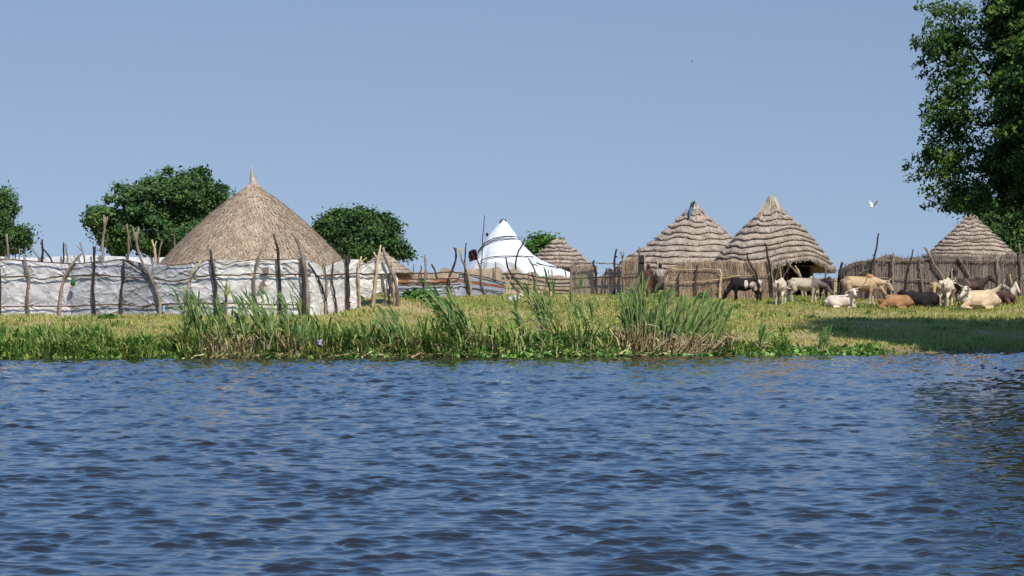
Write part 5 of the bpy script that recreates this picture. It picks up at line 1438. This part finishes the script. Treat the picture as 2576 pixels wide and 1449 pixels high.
cow('cream white cow standing with its rump to the river before the grey fence', 2381, 126.3, 72, patched((.70, .61, .45), [(.3, .55, .5, .16, 0, (.30, .18, .11))]), poll=(.95, .0, 1.0), face=(.7, 0, -.7), horn=.2, scale=1.10, tailside=-1, hump=.10, group='cattle standing by the huts')
cow('dark brown cow standing side on behind the resting cream cow', 2440, 128.2, 8, patched((.06, .042, .036), [(.0, .8, .35, .18, 0, (.10, .06, .045))], legs=(.34, .28, .22)), poll=(.92, -.06, 1.16), face=(.72, -.3, -.62), horn=.16, horn_m='horn_dark', hump=.12, scale=.98, group='cattle standing by the huts')
cow('cream cow lying side on in front, white face and short horns raised', 2465, 124.2, 180, plain((.66, .50, .32), face_c=(.70, .62, .50), muzzle=(.50, .42, .33)), lying=True, poll=(.52, .22, .76), face=(.55, .45, -.70), horn=.36, hump=.06, scale=1.2)
cow('cream cow lying behind the foremost resting cow, grey head turned to the picture edge', 2462, 126.0, 4, plain((.60, .47, .31), face_c=(.32, .27, .21)), lying=True, poll=(.92, -.1, .80), face=(.85, -.2, -.42), horn=.2, hump=.08, scale=1.1)
cow('brown cow with long white face and tall horns lying at the picture edge', 2528, 125.2, -68, patched((.14, .075, .055), [(.85, .16, .5, .16, 0, (.66, .60, .50))]) if False else plain((.14, .075, .06), face_c=(.66, .57, .45), muzzle=(.55, .42, .36)), lying=True, poll=(.55, .16, .92), face=(.45, .25, -.86), horn=.75, horn_up=1.1, horn_m='horn_dark', hump=.08, scale=1.0)
# goats in front of the matting fence
cow('white goat lying in the grass behind the reeds', 1296, 125.5, -60, plain((.62, .58, .50), face_c=(.58, .54, .46)), lying=True, poll=(.70, .1, .70), face=(.8, .1, -.55), horn=.14, hump=.03, scale=.52, name='goat', cat='goat', group='goats behind the reeds')
cow('tan goat grazing behind the hanging reed leaves', 1376, 129.0, -75, plain((.55, .36, .20), face_c=(.56, .40, .26)), poll=(.85, .1, .70), face=(.5, .2, -.85), horn=.14, hump=.03, scale=.46, name='goat', cat='goat', group='goats behind the reeds')

# ------------------------------------------------------------------ people at the gateway
def person(label, px, Y, turn, height, wrap, top_m, seed, carry=False):
    x0 = X(px, Y); g = float(ground(x0, Y)); k = height / 1.70
    t = thing('person', label, 'person', (x0, Y, g), 'people at the gateway')
    t.rotation_euler = (0, 0, R(turn)); t.scale = (k,) * 3
    mb = MB(); C_ = mb.capsule          # faces -y
    C_((0, .0, .92), (0, .01, 1.10), .135, .115); C_((0, .01, 1.10), (0, 0, 1.34), .12, .135); C_((-.12, 0, 1.38), (.12, 0, 1.38), .07, .07)
    C_((0, .01, 1.40), (0, -.01, 1.50), .058, .054); mb.ellipsoid((0, -.015, 1.60), (.078, .098, .118), 14, 10); C_((0, -.09, 1.53), (0, -.085, 1.53), .035, .03)
    C_((0, -.105, 1.60), (0, -.125, 1.575), .014, .018)
    for s in (1, -1):
        mb.ellipsoid((.08 * s, .0, 1.595), (.014, .025, .032), 8, 6)
        C_((.09 * s, 0, .90), (.10 * s, -.01, .50), .095, .060); C_((.10 * s, -.01, .50), (.10 * s, .01, .09), .056, .038); C_((.10 * s, .01, .05), (.105 * s, -.15, .035), .042, .030)
        sh = np.array((.185 * s, 0, 1.37)); el = np.array((.225 * s, .02, 1.10)); wr = np.array((.20 * s, -.10, .88)) if not (carry and s == 1) else np.array((.24 * s, -.16, .90))
        C_(sh, el, .052, .042); C_(el, wr, .041, .029)
        d = unit(wr - el); pm = wr + d * .055
        mb.ellipsoid(pm, (.022, .040, .048), 8, 6)
        for f in range(4):
            b0 = pm + d * .03 + np.array((0, -.030 + .020 * f, 0)); L = (.052, .062, .058, .045)[f]
            C_(b0, b0 + d * L * .55 + np.array((0, -.004, 0)), .0095, .0088, 7); C_(b0 + d * L * .55 + np.array((0, -.004, 0)), b0 + d * L + np.array((-.008 * s, -.012, 0)), .0088, .0075, 7)
        b0 = pm + np.array((-.004 * s, -.036, .012)); C_(b0, b0 + d * .03 + np.array((0, -.022, 0)), .011, .010, 7); C_(b0 + d * .03 + np.array((0, -.022, 0)), b0 + d * .055 + np.array((0, -.024, 0)), .010, .008, 7)
    remeshed('body', mb, .0085, M['skin'], t, None, 2)
    hm = MB(); hm.ellipsoid((0, .012, 1.635), (.086, .100, .100), 14, 10); _local(hm, 'hair', M['hair'], t, True)
    for s in (1, -1):
        e = MB(); e.ellipsoid((.030 * s, -.102, 1.605), (.012, .008, .008), 8, 6); _local(e, 'eye', M['eye'], t, True)
    # cloth over the shoulders and a wrap to the shins
    na = 40; a = np.arange(na) / na * 2 * math.pi
    def sleeve(rows, name, m):
        V = []
        for i, (z, rx, ry) in enumerate(rows):
            fo = 1 + .05 * np.sin(a * 7 + seed + z * 3) * (i > 0)
            V.append(np.stack([rx * np.cos(a) * fo, .0 + ry * np.sin(a) * fo, np.full(na, z) + .012 * np.sin(a * 3 + seed)], 1))
        V = np.concatenate(V)
        b_ = MB(); b_.add(V, [(i * na + j, (i + 1) * na + j, (i + 1) * na + (j + 1) % na, i * na + (j + 1) % na) for i in range(len(rows) - 1) for j in range(na)]); return _local(b_, name, m, t, True)
    sleeve([(1.46, .085, .075), (1.43, .17, .10), (1.38, .245, .13), (1.28, .255, .15), (1.16, .235, .16), (1.10, .22, .15)], 'shoulder_cloth', M[top_m])
    sleeve([(1.14, .185, .145), (1.0, .19, .16), (.8, .205, .18), (.55, .22, .20), (.32, .24, .22)], 'wrap', M[wrap])
    return t
person('person in a dark reddish patterned wrap standing next to the dark door panel', 1631, 131.8, -14, 1.54, 'dark_wrap', 'dark_wrap', 1)
person('person with a pale cloth over the shoulders standing behind the orange bucket', 1661, 131.9, 8, 1.56, 'brown_wrap', 'pale_cloth', 2, carry=True)
# the bucket in front
def bucket():
    Y = 131.2; c = P(1667, 740, Y); g = float(ground(c[0], Y)); 
    t = thing('orange_bucket', 'bright orange plastic bucket set down at the gateway', 'bucket', (c[0], Y, g))
    mb = MB(); na = 20; a = np.arange(na) / na * 2 * math.pi; V = []
    rows = [(0, .13), (.36, .18), (.37, .195), (.39, .195), (.38, .17), (.06, .12)]
    for z, r in rows: V.append(np.stack([c[0] + r * np.cos(a), Y + r * np.sin(a), np.full(na, g + z)], 1))
    mb.add(np.concatenate(V), [(i * na + j, i * na + (j + 1) % na, (i + 1) * na + (j + 1) % na, (i + 1) * na + j) for i in range(5) for j in range(na)] + [tuple(range(na))[::-1], tuple(5 * na + j for j in range(na))])
    mb.build('bucket_body', M['orange'], t)
    h = MB(); q = np.linspace(0, math.pi, 12); h.tube(np.stack([c[0] + .185 * np.cos(q), np.full(12, Y), g + .38 + .15 * np.sin(q)], 1), .008, 5); h.build('handle', M['pole_dark'], t)
bucket()

# ------------------------------------------------------------------ birds
def bird(label, px, py, Y, span, m, up, heading):
    c = P(px, py, Y)
    t = thing('flying_bird', label, 'bird', c)
    t.rotation_euler = (0, 0, R(heading))
    mb = MB(); mb.capsule((-.10 * span, 0, 0), (.16 * span, 0, .01), .06 * span, .075 * span); mb.capsule((.16 * span, 0, .01), (.30 * span, 0, .06 * span), .05 * span, .035 * span); mb.capsule((.30 * span, 0, .06 * span), (.40 * span, 0, .05 * span), .03 * span, .01 * span)
    mb.capsule((-.10 * span, 0, 0), (-.30 * span, 0, -.01), .045 * span, .02 * span)
    _local(mb, 'body', M[m], t, True)
    for s in (1, -1):
        q = np.array([(.12, .04 * s, .02), (-.10, .04 * s, .02), (-.14, .24 * s, .02 + up * .5), (.12, .24 * s, .04 + up * .5), (-.10, .46 * s, .02 + up * .8), (.02, .50 * s, .04 + up)]) * span
        w = MB(); w.add(np.concatenate([q, q + (0, 0, .018 * span)]), [(0, 1, 2, 3), (3, 2, 4, 5), (6, 9, 8, 7), (9, 11, 10, 8), (1, 0, 6, 7), (0, 3, 9, 6), (3, 5, 11, 9), (5, 4, 10, 11), (4, 2, 8, 10), (2, 1, 7, 8)])
        _local(w, 'wing', M[m], t, False)
bird('white egret flying between the stepped thatch hut and the overhanging tree', 2197, 521, 125, .55, 'feather_white', .5, 215)
bird('tiny dark bird flying high in the open sky', 1741, 155, 150, .16, 'feather_dark', .3, 160)

for o in bpy.data.objects:
    if "_org" in o: del o["_org"]
